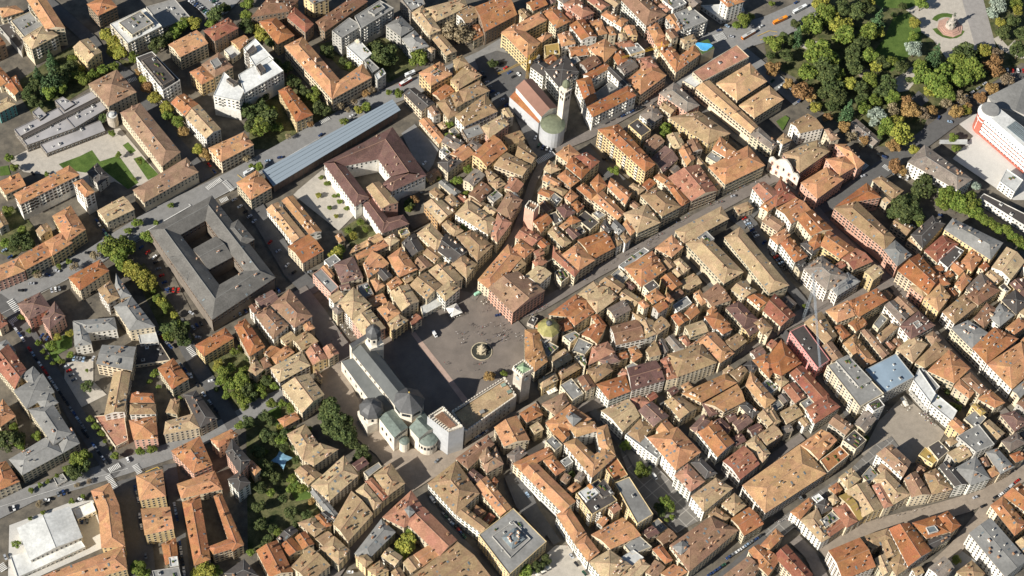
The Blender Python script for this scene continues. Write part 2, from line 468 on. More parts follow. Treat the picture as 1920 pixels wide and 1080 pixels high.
P 395,975 420,970 1 l
T 960 270 4
h14tc 20,100 150,145 190,90 60,-40
h14tc -140,160 80,240 140,160 -40,60
h13rc -60,330 30,380 90,300 -10,240
h13gc -60,420 10,500 60,400 -10,350
h20oy 640,-110 1000,212 1078,150 800,-150 #long yellow apartment block with rows of small windows
h14oc 325,75 420,140 520,80 430,0
h15oc 400,165 520,265 590,190 450,90
+h15rc 590,190 660,130 560,60 470,90
p12tc 235,190 290,225 370,190 280,120
h13oc 225,270 350,330 380,290 245,215
h13tc 255,330 380,395 420,350 290,290
p15oc 390,400 440,440 500,390 440,335
h14oc 190,370 290,410 320,360 220,330
f14gc 280,400 340,460 380,410 320,365
X battletower 95,470 160,500 200,460 130,425
h13oc 155,580 215,670 305,575 240,510
h14qc 330,480 390,560 480,510 400,440
h13oc 440,450 490,520 545,465 490,420
h12oc 405,575 450,605 520,575 450,525
h12oc 345,620 390,640 450,600 400,580
h12tc 265,660 385,780 450,735 310,610
h12qc 400,650 460,720 520,680 440,620
h14oc 600,870 775,775 690,650 490,720
h15oc 370,830 500,950 625,870 490,740
h14rc 300,850 470,1000 510,950 310,760
h14oc 0,790 95,860 170,790 60,710
h13rc 20,700 150,770 230,700 90,615
h13oc 160,720 230,790 290,750 220,690
h13tc -50,900 20,970 110,900 20,830
h14rc 150,880 190,940 270,880 210,840
h15tw 90,990 200,1060 300,970 190,910
h14tw -40,1060 80,1130 170,1070 60,980
f12kc 320,960 370,1040 430,990 380,920
h14oc 585,290 640,370 715,310 650,220
g14oc 715,320 850,455 900,370 740,250
h13oc 480,330 600,430 640,370 540,290
g14oc 595,415 790,570 850,520 680,350
f12gc 600,520 650,560 710,530 650,495
h13gw 740,620 800,680 855,640 770,560
h13kc 660,620 720,680 760,640 700,560
h14oc 830,600 890,690 930,650 860,560
h15tc 940,670 1115,590 1010,450 830,520
h15tc 1125,545 1270,470 1090,320 960,385 #with square sunken terraces above the pedestrian street
h15oc 1270,470 1335,430 1230,310 1150,300
h15rc 1345,430 1545,350 1400,150 1170,250
h13oc 1060,250 1180,330 1230,290 1110,210
h10tc 870,320 950,380 1000,340 910,290
h13tw 735,710 790,770 830,740 780,670
h13tw 810,690 850,750 895,710 840,660
h12qc 1130,215 1250,110 1150,10 1040,110
h13oc 1250,50 1310,165 1375,110 1310,-10
g9tc 1370,110 1550,345 1595,310 1400,90
h16oc 1600,305 1900,160 1770,10 1470,170
+h15ow 1500,40 1600,100 1700,60 1560,-60
h15tc 1220,650 1570,465 1630,560 1290,745 #large palace of three wings with a glazed court roof
+h15tc 1300,745 1590,1050 1740,960 1440,660
+h15tc 1590,700 1930,1120 2080,1060 1710,620
+f17gg 1390,700 1440,750 1520,710 1460,650
h15rw 1800,330 1890,440 2010,370 1890,280
h9tc 1660,470 1700,530 1815,480 1770,430
h14oc 1070,780 1200,850 1290,770 1200,680
h13tc 1210,880 1290,970 1340,930 1260,850
h15oc 970,1075 1160,940 1055,800 840,925 #with a narrow light slot cut in the middle of its roof
+f15kc 985,920 1030,970 1060,955 1010,900
h14oy 1110,1010 1190,1110 1280,1050 1190,960
f12gw 800,910 840,940 1030,800 990,775
f11gc 740,980 830,1050 880,1000 800,930
h14tc 650,1040 790,1130 850,1060 740,980
g 770,200 40;g 740,190 25;g 235,815 20;g 1030,265 25
P 200,25 290,60 4 p
P 680,125 710,130 1 l
P 1630,410 1680,400 1 l
P 1740,570 1830,700 7 p
P 1890,750 1930,780 2 p
Q 1140,690 960,800 30
Q 1350,480 1600,400 60
Q 1600,400 1900,250 30
Q 500,1060 960,780 30
Q 980,770 1340,540 40
T 1440 270 4
h18tp 240,215 465,55 370,-30 110,70
X baroque 20,90 240,245
h16op 370,412 570,265 440,170 245,290
+h16oc 540,240 665,165 580,90 430,110
+h16oc 670,190 725,145 590,0 500,0
h14oc -60,470 0,510 90,440 20,380
h15ow 60,485 175,600 330,500 210,400
h14rc 0,400 60,470 215,400 90,260
h15oc 220,570 320,690 490,640 330,490
h15ow 10,700 75,760 170,680 130,630
h15ow 85,740 200,890 300,840 150,680
+h14kw 240,750 330,830 390,790 290,720
+h15ow 300,740 340,800 400,760 390,640
h15oy 390,760 540,860 660,790 450,640
h15rc 550,860 640,945 790,880 660,780
h18ty 720,960 790,1025 870,965 800,900
h13kw 290,900 370,950 480,870 410,830
h12kc 200,910 240,960 300,930 260,860
h17dw 265,935 440,1100 620,1000 400,840
+h16gw 450,1050 520,1140 695,1030 600,960
h17tp 490,480 880,800 955,700 660,420 #long palace with pink framed wall panels facing the street
+h17gp 865,790 970,920 1080,830 955,720
+h17oc 500,470 740,290 850,400 620,440
h12tc 780,270 940,415 1020,350 850,235
h15dw 1045,135 1420,345 1535,265 1175,5 #broad dark-roofed house below the red-striped office building
h12kc 1160,785 1330,600 1235,535 1070,680
h8tc 1040,720 1120,770 1150,750 1070,690
h17gy 1320,640 1670,870 1765,740 1385,555
h15rc 1170,800 1270,890 1430,750 1310,680
f15kw 1280,870 1350,930 1470,800 1400,760
h15oy 1440,890 1530,960 1605,860 1540,770
h14oc 1350,910 1430,990 1500,930 1410,870
h16oc 970,950 1200,1130 1290,1000 1130,820
h15oc 1230,1090 1370,1050 1290,960 1200,1000
h14oc 1400,1050 1450,1110 1530,1010 1470,960
h13dc 1480,1080 1600,1180 1730,1080 1600,960
h14tw 1675,925 1820,1020 1930,880 1790,770
f8kw 1590,400 1940,620 1965,540 1620,370
f10ww 1740,280 1850,360 1915,270 1790,185
d 1170,310 100;d 1120,350 60;d 1010,480 100;d 960,520 70;d 1080,420 80;d 1100,520 80;g 1140,590 40;d 1020,570 60;d 1200,270 60
g 1340,400 85;g 1310,450 60;g 1420,420 80;g 1520,430 80;g 1550,500 60;g 1600,540 55;g 1650,580 55;g 1700,610 50;g 1740,640 50;g 1790,650 50;g 1830,690 50;g 1870,720 50;g 1910,760 45;g 1490,500 50;g 1420,480 50
o 960,170 65;o 1000,200 45;s 1560,310 45;y 1100,40 50;o 940,20 60;g 1410,30 40;b 700,20 30
P 20,810 130,950 7 p
P 1270,540 1310,560 1 l
P 1060,620 1100,640 1 l
P 940,230 1040,270 3 p
P 830,90 870,110 2 l
P 700,255 720,250 1 l
T 0 270 4
h14oc 510,1000 600,1100 820,950 750,865
T 0 540 4
h10rc -60,290 0,310 60,265 0,180
h12gc -40,420 20,520 120,470 50,385
g14rc -60,560 110,760 200,610 60,420
h12oc -80,1000 0,1045 120,960 20,830
h15gc 150,660 260,740 300,640 250,585 #rambling grey-roofed block along the shaded diagonal street
+h15gc 100,770 200,910 410,780 320,640
+h15gc 210,910 400,1180 540,1090 400,870
+h15gc 275,850 330,920 440,860 370,780
h14qp 130,120 215,240 385,150 300,30
+h14qp 310,235 370,320 490,210 410,100
h12gw 640,340 880,310 860,220 550,245
+h12gw 545,250 560,445 690,420 640,260
h15tw 730,10 810,120 900,70 830,-60
h15gc 850,140 970,320 1165,290 985,60
+h15gc 860,0 900,80 990,60 870,-110
f8ww 1030,330 1050,415 1190,400 1160,300
h15gc 720,570 990,620 1020,440 765,425
g14tw 850,630 780,955 935,930 980,635
f6rc 705,960 865,1190 960,1140 930,940
h12oc 970,860 1160,860 1150,790 985,780
h13tw 970,950 1170,945 1170,870 975,870
h13op 965,990 1000,1140 1185,1130 1170,960
h14oc 1290,760 1418,680 1300,525 1180,600
h13oy 1460,430 1530,515 1755,375 1690,295
h14oc 1755,290 1870,515 1990,440 1840,225
h13kc 1375,800 1500,1050 1630,980 1470,765
h13tc 1225,1100 1500,1050 1450,940 1240,1000
h11tc 1240,930 1330,950 1350,830 1280,830
f4kc 1010,580 1280,540 1200,410 1020,420
g 1180,90 45;y 1210,110 50;g 1240,150 50;y 1305,200 35;d 1270,300 70;d 1350,350 80;g 1330,290 60;d 1380,400 60;g 1260,370 50;d 1390,290 50;g 1150,20 30
g 390,440 50;g 290,415 30;g 325,475 25;g 355,520 25;g 395,565 20;y 430,370 35;y 520,340 35;g 460,550 30;g 525,500 30;d 660,730 55;g 215,320 22;g 160,220 30;g 680,985 35;g 720,1040 35;g 650,620 15
g 1160,640 35;g 1120,700 25;g 1190,740 22;y 1640,560 40;g 1680,650 70;g 1740,600 50;g 1830,620 50;g 1800,700 80;d 1850,760 70;g 1720,720 60;g 1790,800 60;g 1830,860 60;d 1900,820 50;g 1650,690 50;y 1620,600 30;d 1860,530 30;g 1760,480 40;g 1800,450 25
d 1860,1010 60;g 1800,1030 40;g 1350,830 22;g 100,1050 40
P 100,290 640,1070 22 l
P 560,540 630,550 4 p
P 500,600 560,700 4 p
P 690,540 715,545 1 p
P 1190,350 1280,450 4 l
P 1360,590 1480,740 5 l
P 1430,650 1440,690 1 l
P 1530,810 1620,930 3 l
P 1560,710 1610,705 1 l
P 1450,310 1510,280 3 p
P 1420,190 1450,210 1 l
P 1260,30 1340,30 3 p
P 1710,235 1840,180 4 p
P 1470,380 1510,385 1 l
P 320,370 360,390 2 p
P 390,30 450,15 3 p
P 140,30 180,35 1 l
P 690,50 710,40 1 l
T 480 540 4
h15bw -10,200 130,385 245,280 90,135 #broad twin-roofed palace left of the cathedral forecourt
+h15bw 110,130 290,300 425,210 250,5
h12oc 345,270 375,330 445,300 390,235
h10oc 55,490 100,520 190,460 110,430
h11oc 110,520 155,580 290,480 230,425
h13tc 270,385 345,470 470,400 370,320
h13ry 370,480 425,580 540,530 450,405
h13rc 500,450 545,535 625,490 565,415
h13tw 175,710 410,580 340,470 105,600
h14tc 190,735 345,940 515,800 395,640
h11tc -60,620 0,660 60,610 -10,510
p11bc 30,540 60,610 120,580 70,510
g9tc 430,640 500,690 495,650 450,600
h7oc 160,985 210,1045 330,980 300,930
h16tw 615,115 720,240 870,130 730,-10
h16tp 718,245 820,380 975,300 860,160
h15oc 905,155 985,255 1085,185 1000,95
h15tc 1090,175 1225,100 1140,-30 1000,30
h14ty 985,265 1025,335 1145,240 1070,190
h10rc 1145,240 1170,290 1250,230 1200,190
h16tw 1350,20 1420,100 1535,0 1450,-60
f6wc 1235,140 1250,200 1400,120 1340,60
g17bp 1740,0 1925,188 2170,20 1960,-130 #with rose painted fresco panels on the square corner
d 560,900 90;d 600,970 110;d 660,1010 80;d 540,960 80;d 680,1060 80;d 570,1040 90;d 620,1060 90;d 520,880 50
o 1755,665 50;g 1860,640 30;g 80,690 40;g 140,740 40;g 50,800 35;g 120,870 50;g 260,900 40;g 200,870 40;d 60,960 50;y 180,1050 35;d 110,1000 50;g 400,1060 30
P 50,80 170,30 5 p
P 1800,220 1825,215 1 l
W 1340,360 55
W 1660,55 -40
M 1485,175 62
Q 1500,250 1900,430 90
Q 1780,330 1900,400 40
Q 1400,550 1900,650 25
Q 1680,90 1860,200 20
Q 1440,200 1560,240 25
Q 620,220 730,380 25
Q 500,270 640,460 20
Q 1240,150 1370,150 12
T 960 540 4
h15ac 95,310 95,530 240,480 200,310 #curved apricot-roofed block closing the right side of the fountain square
+h15ac 95,530 170,630 270,550 235,450
f12gc 210,460 270,520 350,440 280,400
f14gw 200,370 240,410 290,380 240,340
X octodome 275,290 14
h14oc 170,290 330,360 380,290 260,220
h15oc 410,215 565,95 480,45 270,200
h14oc 410,215 470,285 620,180 560,100
h16tc 560,90 640,190 800,70 720,-10
+h15tc 490,45 570,90 720,-10 610,-50
h13oc 340,260 380,330 460,300 410,220
f13gc 380,360 440,410 510,350 470,320
h13oc 520,350 640,420 710,280 600,270
h14oc 590,210 660,310 710,280 640,190
h15bw 780,430 1000,380 940,230 735,290
h15tw 1000,380 1085,345 1060,240 900,180
h15tc 1040,280 1090,350 1190,280 1120,210
h22oy 995,55 1055,120 1150,70 1080,0 #tall yellow stepped block towering over its neighbours
+h20oy 1130,70 1170,130 1220,90 1165,30
h14oc 1190,210 1250,290 1330,240 1260,180
h15oc 1290,190 1340,240 1410,180 1360,115
f13gw 1205,130 1240,180 1350,110 1310,60
h14bc 1410,60 1500,140 1650,90 1540,-40
h14oc 1360,40 1420,135 1470,100 1410,10
p13oc 1460,170 1490,210 1540,160 1510,130
h15ow 1440,215 1510,310 1640,270 1545,180
+h15ow 1530,300 1580,350 1655,310 1620,270
h14qc 1600,150 1740,300 1850,240 1700,90
h14qy 1720,290 1780,360 1850,320 1800,260
h14oc 1760,70 1860,150 1950,90 1860,40
h15tc 1640,10 1740,75 1840,20 1720,-60
h14tc 1810,260 1880,350 1960,300 1880,220
h15oc 1560,565 1670,490 1520,330 1400,410
+h15oc 1310,440 1400,410 1520,330 1480,330
h14tc 1590,400 1660,480 1765,400 1690,340
h16tc 1240,670 1540,560 1420,420 1165,495 #broad tan-roofed corner block above the street with pale awnings
h16rc 1160,690 1250,670 1180,500 1110,540
h16qw 895,770 1150,690 1080,540 860,600
h15ow 725,840 892,775 850,650 630,720
h15ty 555,610 625,715 760,620 720,560
f15gc 850,590 880,620 950,580 910,555
h13rc 790,650 870,670 890,630 830,600
h15rc 570,580 775,480 720,400 600,440
+h14qc 640,540 700,580 815,550 770,485
f13gc 450,470 545,500 610,420 500,370
f13gc 470,510 550,590 560,560 540,495
h13oc 870,450 900,520 980,500 930,430
h12oc 890,530 910,560 980,510 960,490
h13tc 1000,470 1030,520 1120,500 1070,390
g11dw 1090,400 1140,500 1180,470 1130,370
g11dw 1150,380 1220,470 1300,450 1200,350
h12rc 1250,370 1310,440 1340,410 1300,350
h12ty 225,755 350,690 325,630 195,690
h12ty 370,690 520,600 480,550 340,620
h13bc 215,870 330,960 430,860 390,780
h12oc 55,940 110,1010 235,950 180,860
h14oc -135,1045 -60,1190 135,1140 35,955
h12tc 130,1040 170,1100 240,1060 190,1000
h15oc 250,1010 330,1130 600,980 440,870 #with a grey pyramid lantern rising from its roof
+p19gg 400,960 460,1040 525,980 440,925
h15tw 665,920 830,1080 960,960 870,830
h14rc 880,830 950,910 1040,860 980,810
h15qc 945,920 1060,1040 1180,960 1050,850
h14tc 860,1090 960,1160 1070,1040 960,980
h15oc 1080,1060 1140,1150 1260,1090 1160,980
h15tc 1140,850 1260,985 1395,900 1260,810
h15ac 1420,860 1690,710 1600,640 1270,790
h15ac 1440,865 1590,930 1750,850 1690,720
h14tc 1630,640 1700,710 1770,620 1720,580
h14ac 1750,730 1900,910 1980,840 1790,620
h13qc 1420,860 1480,970 1550,940 1450,855
h13qc 1330,1050 1400,1100 1490,1000 1440,940
h13oc 1390,1080 1470,1130 1560,1040 1500,990
h12qc 1500,1000 1610,1100 1650,1050 1570,970
h13qc 1650,1010 1700,1080 1810,1000 1740,940
h13kc 1700,880 1800,980 1860,930 1760,850
h14oc 1800,540 1930,680 2000,560 1900,490
h13kc 1730,580 1800,650 1860,580 1790,540
h14tc 1840,950 1920,1040 1990,990 1920,890
g 1080,480 25;g 440,430 18
A 280,790 320,770 14;A 350,775 370,760 14;A 1650,580 1690,560 18;A 1720,545 1750,520 18
Q 110,230 250,140 25
Q 10,300 80,450 15
Q 460,790 560,740 25
Q 400,720 540,680 15
Q 1250,730 1600,620 12
T 0 810 4
h13gc 165,325 470,160 390,10 65,205 #low angled block with pink and grey roof above the white sports hall
+h13gc 470,160 600,85 540,-30 395,-10
h13oc -60,460 150,370 45,215 -60,250
f4gg 400,345 430,400 505,360 470,310
h14op 1450,310 1595,245 1500,30 1280,140
h11oc 1360,500 1670,430 1610,290 1320,390
h14oc 1365,525 1455,1005 1580,955 1500,470 #U-shaped orange block round a dark court
+h14oc 1600,480 1740,900 1830,840 1660,455
+h14oc 1600,920 1830,850 1740,790 1560,860
h21kp 1690,150 1800,320 1880,210 1740,50
+h17kw 1705,355 1785,450 1880,380 1800,290
h15oc 1575,55 1640,120 1790,20 1730,-20
h14oc 1840,220 1910,330 1960,280 1890,210
h16oy 1045,515 1245,480 1220,280 1018,325
h16oy 1085,775 1305,725 1275,560 1055,575
h10oc 1210,840 1240,1000 1340,960 1320,790
f13ww 1265,940 1275,1010 1340,1000 1330,930
f14gg 1140,1040 1160,1110 1360,1090 1340,1010
h15oy 680,440 735,590 895,550 825,380 #long bent school wing with bright orange roof round the white sports hall
+h15oy 735,590 760,870 940,860 895,550
+h15oy 420,1180 955,1030 930,850 300,1085
g9ww 125,720 225,965 620,790 525,555 #white sports hall with smooth pale roof
f5ww 75,930 130,1090 640,860 600,800
f6ww 545,580 580,655 720,590 690,520
h13kc 1680,1060 1760,1140 1940,1080 1830,950
g 600,190 75;g 560,230 55;d 640,260 55;d 560,300 70;g 650,180 45;g 500,270 35;d 60,60 90;d 130,50 70;g 20,30 60;g 150,100 50;g 270,30 40;g 860,175 35;g 790,70 20;g 1050,150 40;g 1140,130 40;g 830,120 20;g 760,10 30
g 535,520 25;g 620,485 20;g 325,605 22;g 120,840 35;g 230,650 20;g 1030,1030 70;g 1100,1060 40;y 1540,1040 80;y 1470,1060 50;g 1620,1050 50;g 1880,900 35;g 90,410 1
b 290,540 30;b 580,400 25;b 670,370 25;g 230,440 25;g 300,400 22;g 360,370 22;g 430,330 22
P 345,520 360,520 1 l
P 440,480 480,465 2 p
P 600,515 615,520 1 l
P 490,945 520,940 1 l
P 400,985 440,975 1 l
P 960,215 965,225 1 l
P 630,10 800,240 8 l
P 1020,430 1040,520 3 l
P 1050,640 1065,720 3 l
P 1095,920 1100,960 1 l
P 1310,560 1330,660 3 l
P 1350,850 1385,1080 7 l
P 620,680 660,680 2 p
P 80,590 110,580 2 p
P 40,940 50,960 1 l
T 480 810 4
h13tc 230,15 350,210 480,100 370,-60
+h13tc 350,210 435,255 620,130 480,80
h12tc 285,290 390,400 500,320 380,240
h14tw 410,400 550,520 770,325 660,175 #with two white curved skylights on a faded pink roof
g11gc 405,450 590,690 650,650 450,420
h15tc 575,690 690,825 880,615 715,440
h12tc 310,680 440,790 530,720 420,640
g11kc 470,620 550,690 600,640 520,590
h12oc 440,630 510,720 570,700 480,610
h12tc 440,800 500,850 590,790 540,740
h14tc 480,870 620,1000 710,890 590,780
h13oc 0,890 100,1090 280,1050 160,810
g10kc 150,800 200,840 320,740 270,700
h12oc 180,850 250,930 350,880 270,790
h13oc 290,790 350,880 440,840 370,740
h14tc 260,1010 400,1130 560,1000 400,860
h14tc 745,440 885,590 950,530 820,380
h14rc 815,370 950,520 1000,480 870,340
h15tc 990,480 1120,385 1010,230 880,320
f13gc 805,300 840,340 945,260 920,225
h15rc 945,640 1110,720 1280,600 1165,435 #large red block with a grey glass pyramid in its roof
+g15rc 1130,690 1380,930 1510,810 1260,560
+p19gg 1110,580 1150,640 1195,600 1150,550
h13gc 735,915 940,650 1050,750 860,940
h14ty 740,935 820,1020 880,970 830,915
h13ty 830,1030 900,1080 1000,1040 930,960
h13oc 1180,920 1250,1010 1380,920 1290,850
h13oc 1280,870 1380,930 1450,840 1400,800
h12tc 1100,980 1160,1060 1250,1010 1180,920
h12tc 1010,1050 1060,1120 1120,1080 1080,1010
h15tc 1170,1080 1400,1330 1760,1080 1510,820
h15tw 1285,385 1500,620 1680,460 1500,215 #long tan block with white arcaded street side left of the glass-roofed gallery
+g15tw 1500,620 1690,760 1750,700 1570,560
h15bc 1495,200 1590,280 1790,90 1740,20
h14bc 1690,240 1730,310 1860,240 1800,110
+p17bc 1670,190 1710,240 1780,190 1730,110
g13oc 1640,400 1830,635 1920,570 1730,330
f12gc 1550,450 1600,530 1655,490 1610,420
h11oc 1630,600 1690,640 1730,600 1650,545
p12oc 1750,380 1790,410 1820,370 1790,335
f17gy 1670,770 1900,1070 2180,820 1930,570 #grey flat-roofed gallery with blue glass roof and yellow walls
+f18gg 1770,780 1910,940 2060,800 1930,670
+p19lg 1840,790 1920,880 2020,800 1940,715
y 1130,840 90;y 1090,900 70;b 1200,800 50;g 1160,780 60;g 190,50 60;d 210,110 50;d 300,210 40;g 110,450 40;g 270,350 45;g 350,420 50;g 260,430 40;d 270,600 60;d 380,620 45;d 120,730 45;g 160,760 40;g 60,660 25;d 90,800 40;o 420,520 35;d 300,690 35
d 650,20 80;d 720,90 60;d 790,150 70;d 830,200 50;d 760,200 50;d 700,30 70;g 70,150 25;d 60,850 40;g 1280,810 18
P 1340,240 1370,215 1 l
P 1410,630 1560,790 8 l
P 1590,90 1720,10 6 l
P 690,1060 720,1060 1 l
V 1325,520 50
Q 1040,590 1000,620 3
T 480 810 4
d 60,260 80;d 150,340 55;d 30,420 60;d 310,110 55;d 90,30 70;d 360,40 60;d 20,560 60;d 40,700 60;d 150,60 60;d 230,20 60;d 10,150 70;d 320,300 40;d 200,500 40
T 0 540 4
d 1950,600 60;d 2000,700 50;g 1950,750 50;g 1700,800 40;d 1620,760 25
T 960 810 4
h17aw 385,85 600,345 700,240 480,40 #tall golden-roofed block of four wings with a narrow inner court
+h17aw 600,345 780,180 700,110 560,210
+h17aw 780,180 715,-60 630,-30 650,110
+h17aw 480,40 650,-10 620,-80 400,-70
h16ow 300,0 380,80 440,20 380,-60
h15oc 5,235 75,300 310,160 270,110
+h14oc 230,210 330,330 405,280 310,170
g15ow 70,300 380,610 480,520 170,215 #very long terrace beside the narrow lane right of the glass-roofed gallery
+h14ow 330,620 470,840 560,760 430,560
+h14ow 470,840 570,975 660,900 560,770
+h14tw 575,975 720,1150 900,1000 730,880
f20ky 480,460 600,620 790,510 650,350 #tall yellow block with green planted roof terrace
+f22ww 500,450 560,520 660,450 600,390
+f22kk 620,420 680,490 770,460 690,350
p12oc 400,430 450,460 520,410 480,370
f14oy 690,260 770,370 870,320 780,180
f17gy 770,380 940,690 1060,615 880,335
h13oc 590,770 740,880 970,775 830,640
f12gc 840,850 900,920 1050,860 950,770
f12ww 725,1000 800,1080 990,940 910,880
h12tc 800,1090 900,1140 1040,1000 960,950
h11qc 970,750 1020,800 1110,760 1050,700
h13oc 1050,880 1150,990 1210,960 1120,840
h12oc 1110,1060 1200,1120 1320,1050 1210,990
h15bc 1330,1050 1700,735 1490,630 1180,850 #with a grey glazed dormer at its left end
+p18gg 1200,860 1270,920 1340,860 1280,810
h14oc 1640,650 1740,780 1890,690 1780,560
h14tc 1570,540 1670,620 1760,550 1670,455
h13tc 1470,620 1580,680 1640,640 1530,560
h16ow 1010,40 1230,290 1420,150 1240,-40 #with rows of silver roof plant above the shaded garden piazza
+f17gg 1140,40 1280,170 1320,130 1190,10
f14gw 850,20 1090,200 1130,160 930,-40
h16rw 1215,325 1340,450 1450,370 1320,235
h16kc 1340,230 1450,350 1540,310 1420,190
h15tw 1340,480 1440,600 1660,420 1530,340
h15ow 1390,0 1540,190 1670,80 1550,-60
h15rw 1580,220 1710,360 1860,240 1740,100
h14tc 1750,80 1880,230 1940,160 1830,20
h14bc 1580,1080 1760,1180 1860,1020 1770,930
h14oc 1770,890 1880,1030 1980,960 1850,840
g 1160,530 60;g 1190,570 40;d 1100,560 40;d 1130,600 50;g 850,100 50;g 970,310 60;d 1020,290 40;g 960,270 50;d 450,320 35;g 1200,640 25;g 1160,660 20;g 100,1040 60;d 200,1010 60;d 260,960 50;g 690,530 18;g 730,515 18;g 660,545 15
P 60,400 170,560 1 l
P 1620,950 1860,790 8 l
P 1480,1080 1580,1010 4 l
P 430,920 460,960 1 l
P 480,1000 540,1070 2 l
V 1065,345 50
Q 380,820 440,900 5
A 190,1070 270,1020 16
T 1440 810 4
h15aw -195,400 -20,610 440,310 240,90 #broad golden palace beside the striped stone street
+f12kc 75,320 120,390 180,320 140,270
h15oc 240,95 380,210 520,60 400,-20
f14oc 390,210 450,300 610,170 540,100
f17kc 560,60 660,130 740,60 650,-20
g18bw 810,165 1010,340 1075,225 930,90
h13tc 530,340 600,430 700,350 630,265
p10oc 450,420 510,480 560,430 520,375
h15ty 710,640 865,570 740,370 580,440
g14yc 680,670 715,645 600,450 530,480
h14rc 590,720 675,670 600,520 480,570
h15rc 870,575 940,550 850,370 780,400
h14rc 460,790 595,700 550,640 430,740
h14tw 240,660 400,830 470,790 370,570
h14ow 165,600 240,660 350,530 310,490
h13kc 350,540 400,620 490,570 430,500
f15gc 395,660 430,720 540,650 480,590
p13tc 450,490 490,550 540,520 500,460
f14ww 330,490 370,530 420,500 380,460
h15tc 935,550 1070,470 880,280 790,350
h15bc 1075,490 1225,470 1110,290 1020,350
h15tc 1230,470 1390,430 1260,270 1170,310
h12bc 820,270 860,330 960,300 860,220
f12gc 700,330 760,390 830,320 770,250
h16gw 1520,400 1670,350 1560,180 1400,270
g17kw 1280,260 1400,410 1500,390 1340,210
f17gg 1420,30 1560,150 1700,90 1580,-60
h15gc 1630,150 1740,320 1850,260 1720,120
+h15oc 1640,290 1670,350 1740,310 1700,250
h14oc 1810,170 1860,230 1930,200 1890,140
f13kc 1200,110 1280,210 1360,140 1280,60
f11yy 1130,170 1240,240 1280,200 1180,110
h16ow 450,890 560,1110 810,1010 690,790
h14tc 690,790 790,880 930,800 900,720
h13tc 850,830 890,950 990,910 930,800
h13tc 800,950 860,1080 930,1040 880,910
h13tc 900,970 960,1080 1050,1020 1000,900
h15ow 1050,1010 1230,890 1060,680 905,725
h15oc 1190,800 1360,750 1260,625 1080,680 #with a large dark glass skylight near the street fork
+f18lg 1210,760 1280,740 1250,700 1185,715
g13kc 1210,890 1370,800 1360,755 1200,810
h15oc 1370,760 1450,700 1350,590 1270,630
g18gw 1505,760 1780,1090 1950,960 1670,640 #white church hall with smooth grey gabled roof in the corner
h14oc 1665,550 1850,780 1950,700 1760,480
h14oc 1760,480 1960,620 1990,480 1890,380
h14dw 1200,1020 1300,1120 1400,1020 1320,930
h13tc 1410,1050 1560,1150 1630,1060 1530,960
h14oc -60,850 20,880 120,780 60,720
g14rc 40,930 250,1150 340,1070 140,840
h14oc -100,1000 0,1080 90,960 0,880
g 735,50 25;y 1415,960 40;g 410,230 15;g 590,130 12;g 650,370 15
P 1520,510 1580,490 1 l
P 1590,575 1620,560 1 l
P 1680,510 1720,490 1 l
P 1740,480 1860,380 4 l
P 225,490 245,510 1 l
Q 640,700 1300,560 40
Q 0,700 200,660 30
Q 800,100 1000,40 12
Q 1350,500 1850,300 25
T 1440 540 4
h14rc -40,170 95,290 210,205 50,40
h13tc -60,330 0,370 40,300 -20,250
h14oc 430,170 520,260 700,190 600,90
h14oc 600,100 680,220 900,90 820,0
h14tc 270,260 430,420 520,360 400,175
f16kr 165,325 375,600 465,540 270,275 #dark flat roof over bright pink walls below the silver tower crane
h13oc 500,290 560,390 620,350 550,270
h14ac 560,415 720,600 815,550 650,345
g12bc 690,320 860,530 915,490 750,310
f20gc 445,580 690,890 870,790 600,510 #big cream office block with grey flat roof beside the blue metal hall
+f22gg 510,545 680,740 780,690 600,500
f18mg 730,610 880,785 1100,665 960,490 #hall with smooth blue metal roof and glass walls
h15tc 960,460 1090,560 1200,420 1090,350
h15tc 1100,560 1180,600 1380,460 1260,400
h15oc 1195,620 1400,715 1520,600 1360,460
g15dw 870,130 1000,275 1060,210 940,90
g15bc 940,90 1060,215 1130,170 1000,50
h16qw 985,285 1070,385 1255,280 1130,170 #dark purple-brown roof with a glass lantern beside the long shaded street
+f19gg 1085,260 1120,300 1160,275 1125,240
h14tw 815,355 850,410 980,290 930,260
h10rc 880,410 930,470 960,440 900,390
f12gc 790,270 830,310 900,230 850,190
h14bc 1180,360 1240,440 1300,390 1240,320
h15ay 1165,75 1280,180 1370,60 1290,-40
h14tw 1305,180 1400,270 1570,130 1470,40
h15tp 1060,-10 1165,70 1250,-20 1180,-80
h14bc 1480,60 1580,130 1740,20 1650,-60
h15gc 1370,300 1540,470 1660,340 1500,240
h14bc 1540,230 1620,300 1740,170 1640,110
h14gw 1660,220 1740,290 1850,200 1740,110
h14kc 1750,90 1860,200 1960,110 1850,10
h15ow 1530,450 1640,570 1880,380 1700,290
h15ow 1640,570 1830,760 2050,560 1900,400 #wide orange block with a square light well near the right edge
h14gc 1830,770 1890,830 1950,760 1910,700
h14oc 1780,300 1850,350 1960,270 1880,220
h14oc 1390,740 1510,830 1550,780 1440,680
h14bc 1450,680 1590,800 1650,770 1520,630
h14oc 1570,830 1700,900 1780,860 1670,760
f15ww 1090,690 1220,860 1260,790 1130,600 #white stepped terrace building with roof gardens beside the cafe plaza
+f12ww 1220,870 1380,1000 1420,920 1260,790
+f13gw 1130,600 1240,780 1290,740 1160,590
f5gg 1070,770 1200,920 1230,880 1110,740
h14oc -60,590 100,660 255,560 100,385
g14rw 160,640 350,860 470,810 260,580
h15rw 280,900 350,1020 545,890 440,800
f13gc 240,860 280,910 350,860 310,820
p13tc 50,700 100,750 160,700 100,650
h14tc 0,940 50,1030 100,1000 20,870
f12gc 20,870 60,920 120,880 80,830
f14gc 1470,980 1560,1060 1640,970 1560,910
h15yy 1520,880 1600,960 1640,930 1560,860
h14qc 1740,950 1850,1080 1960,1010 1850,920
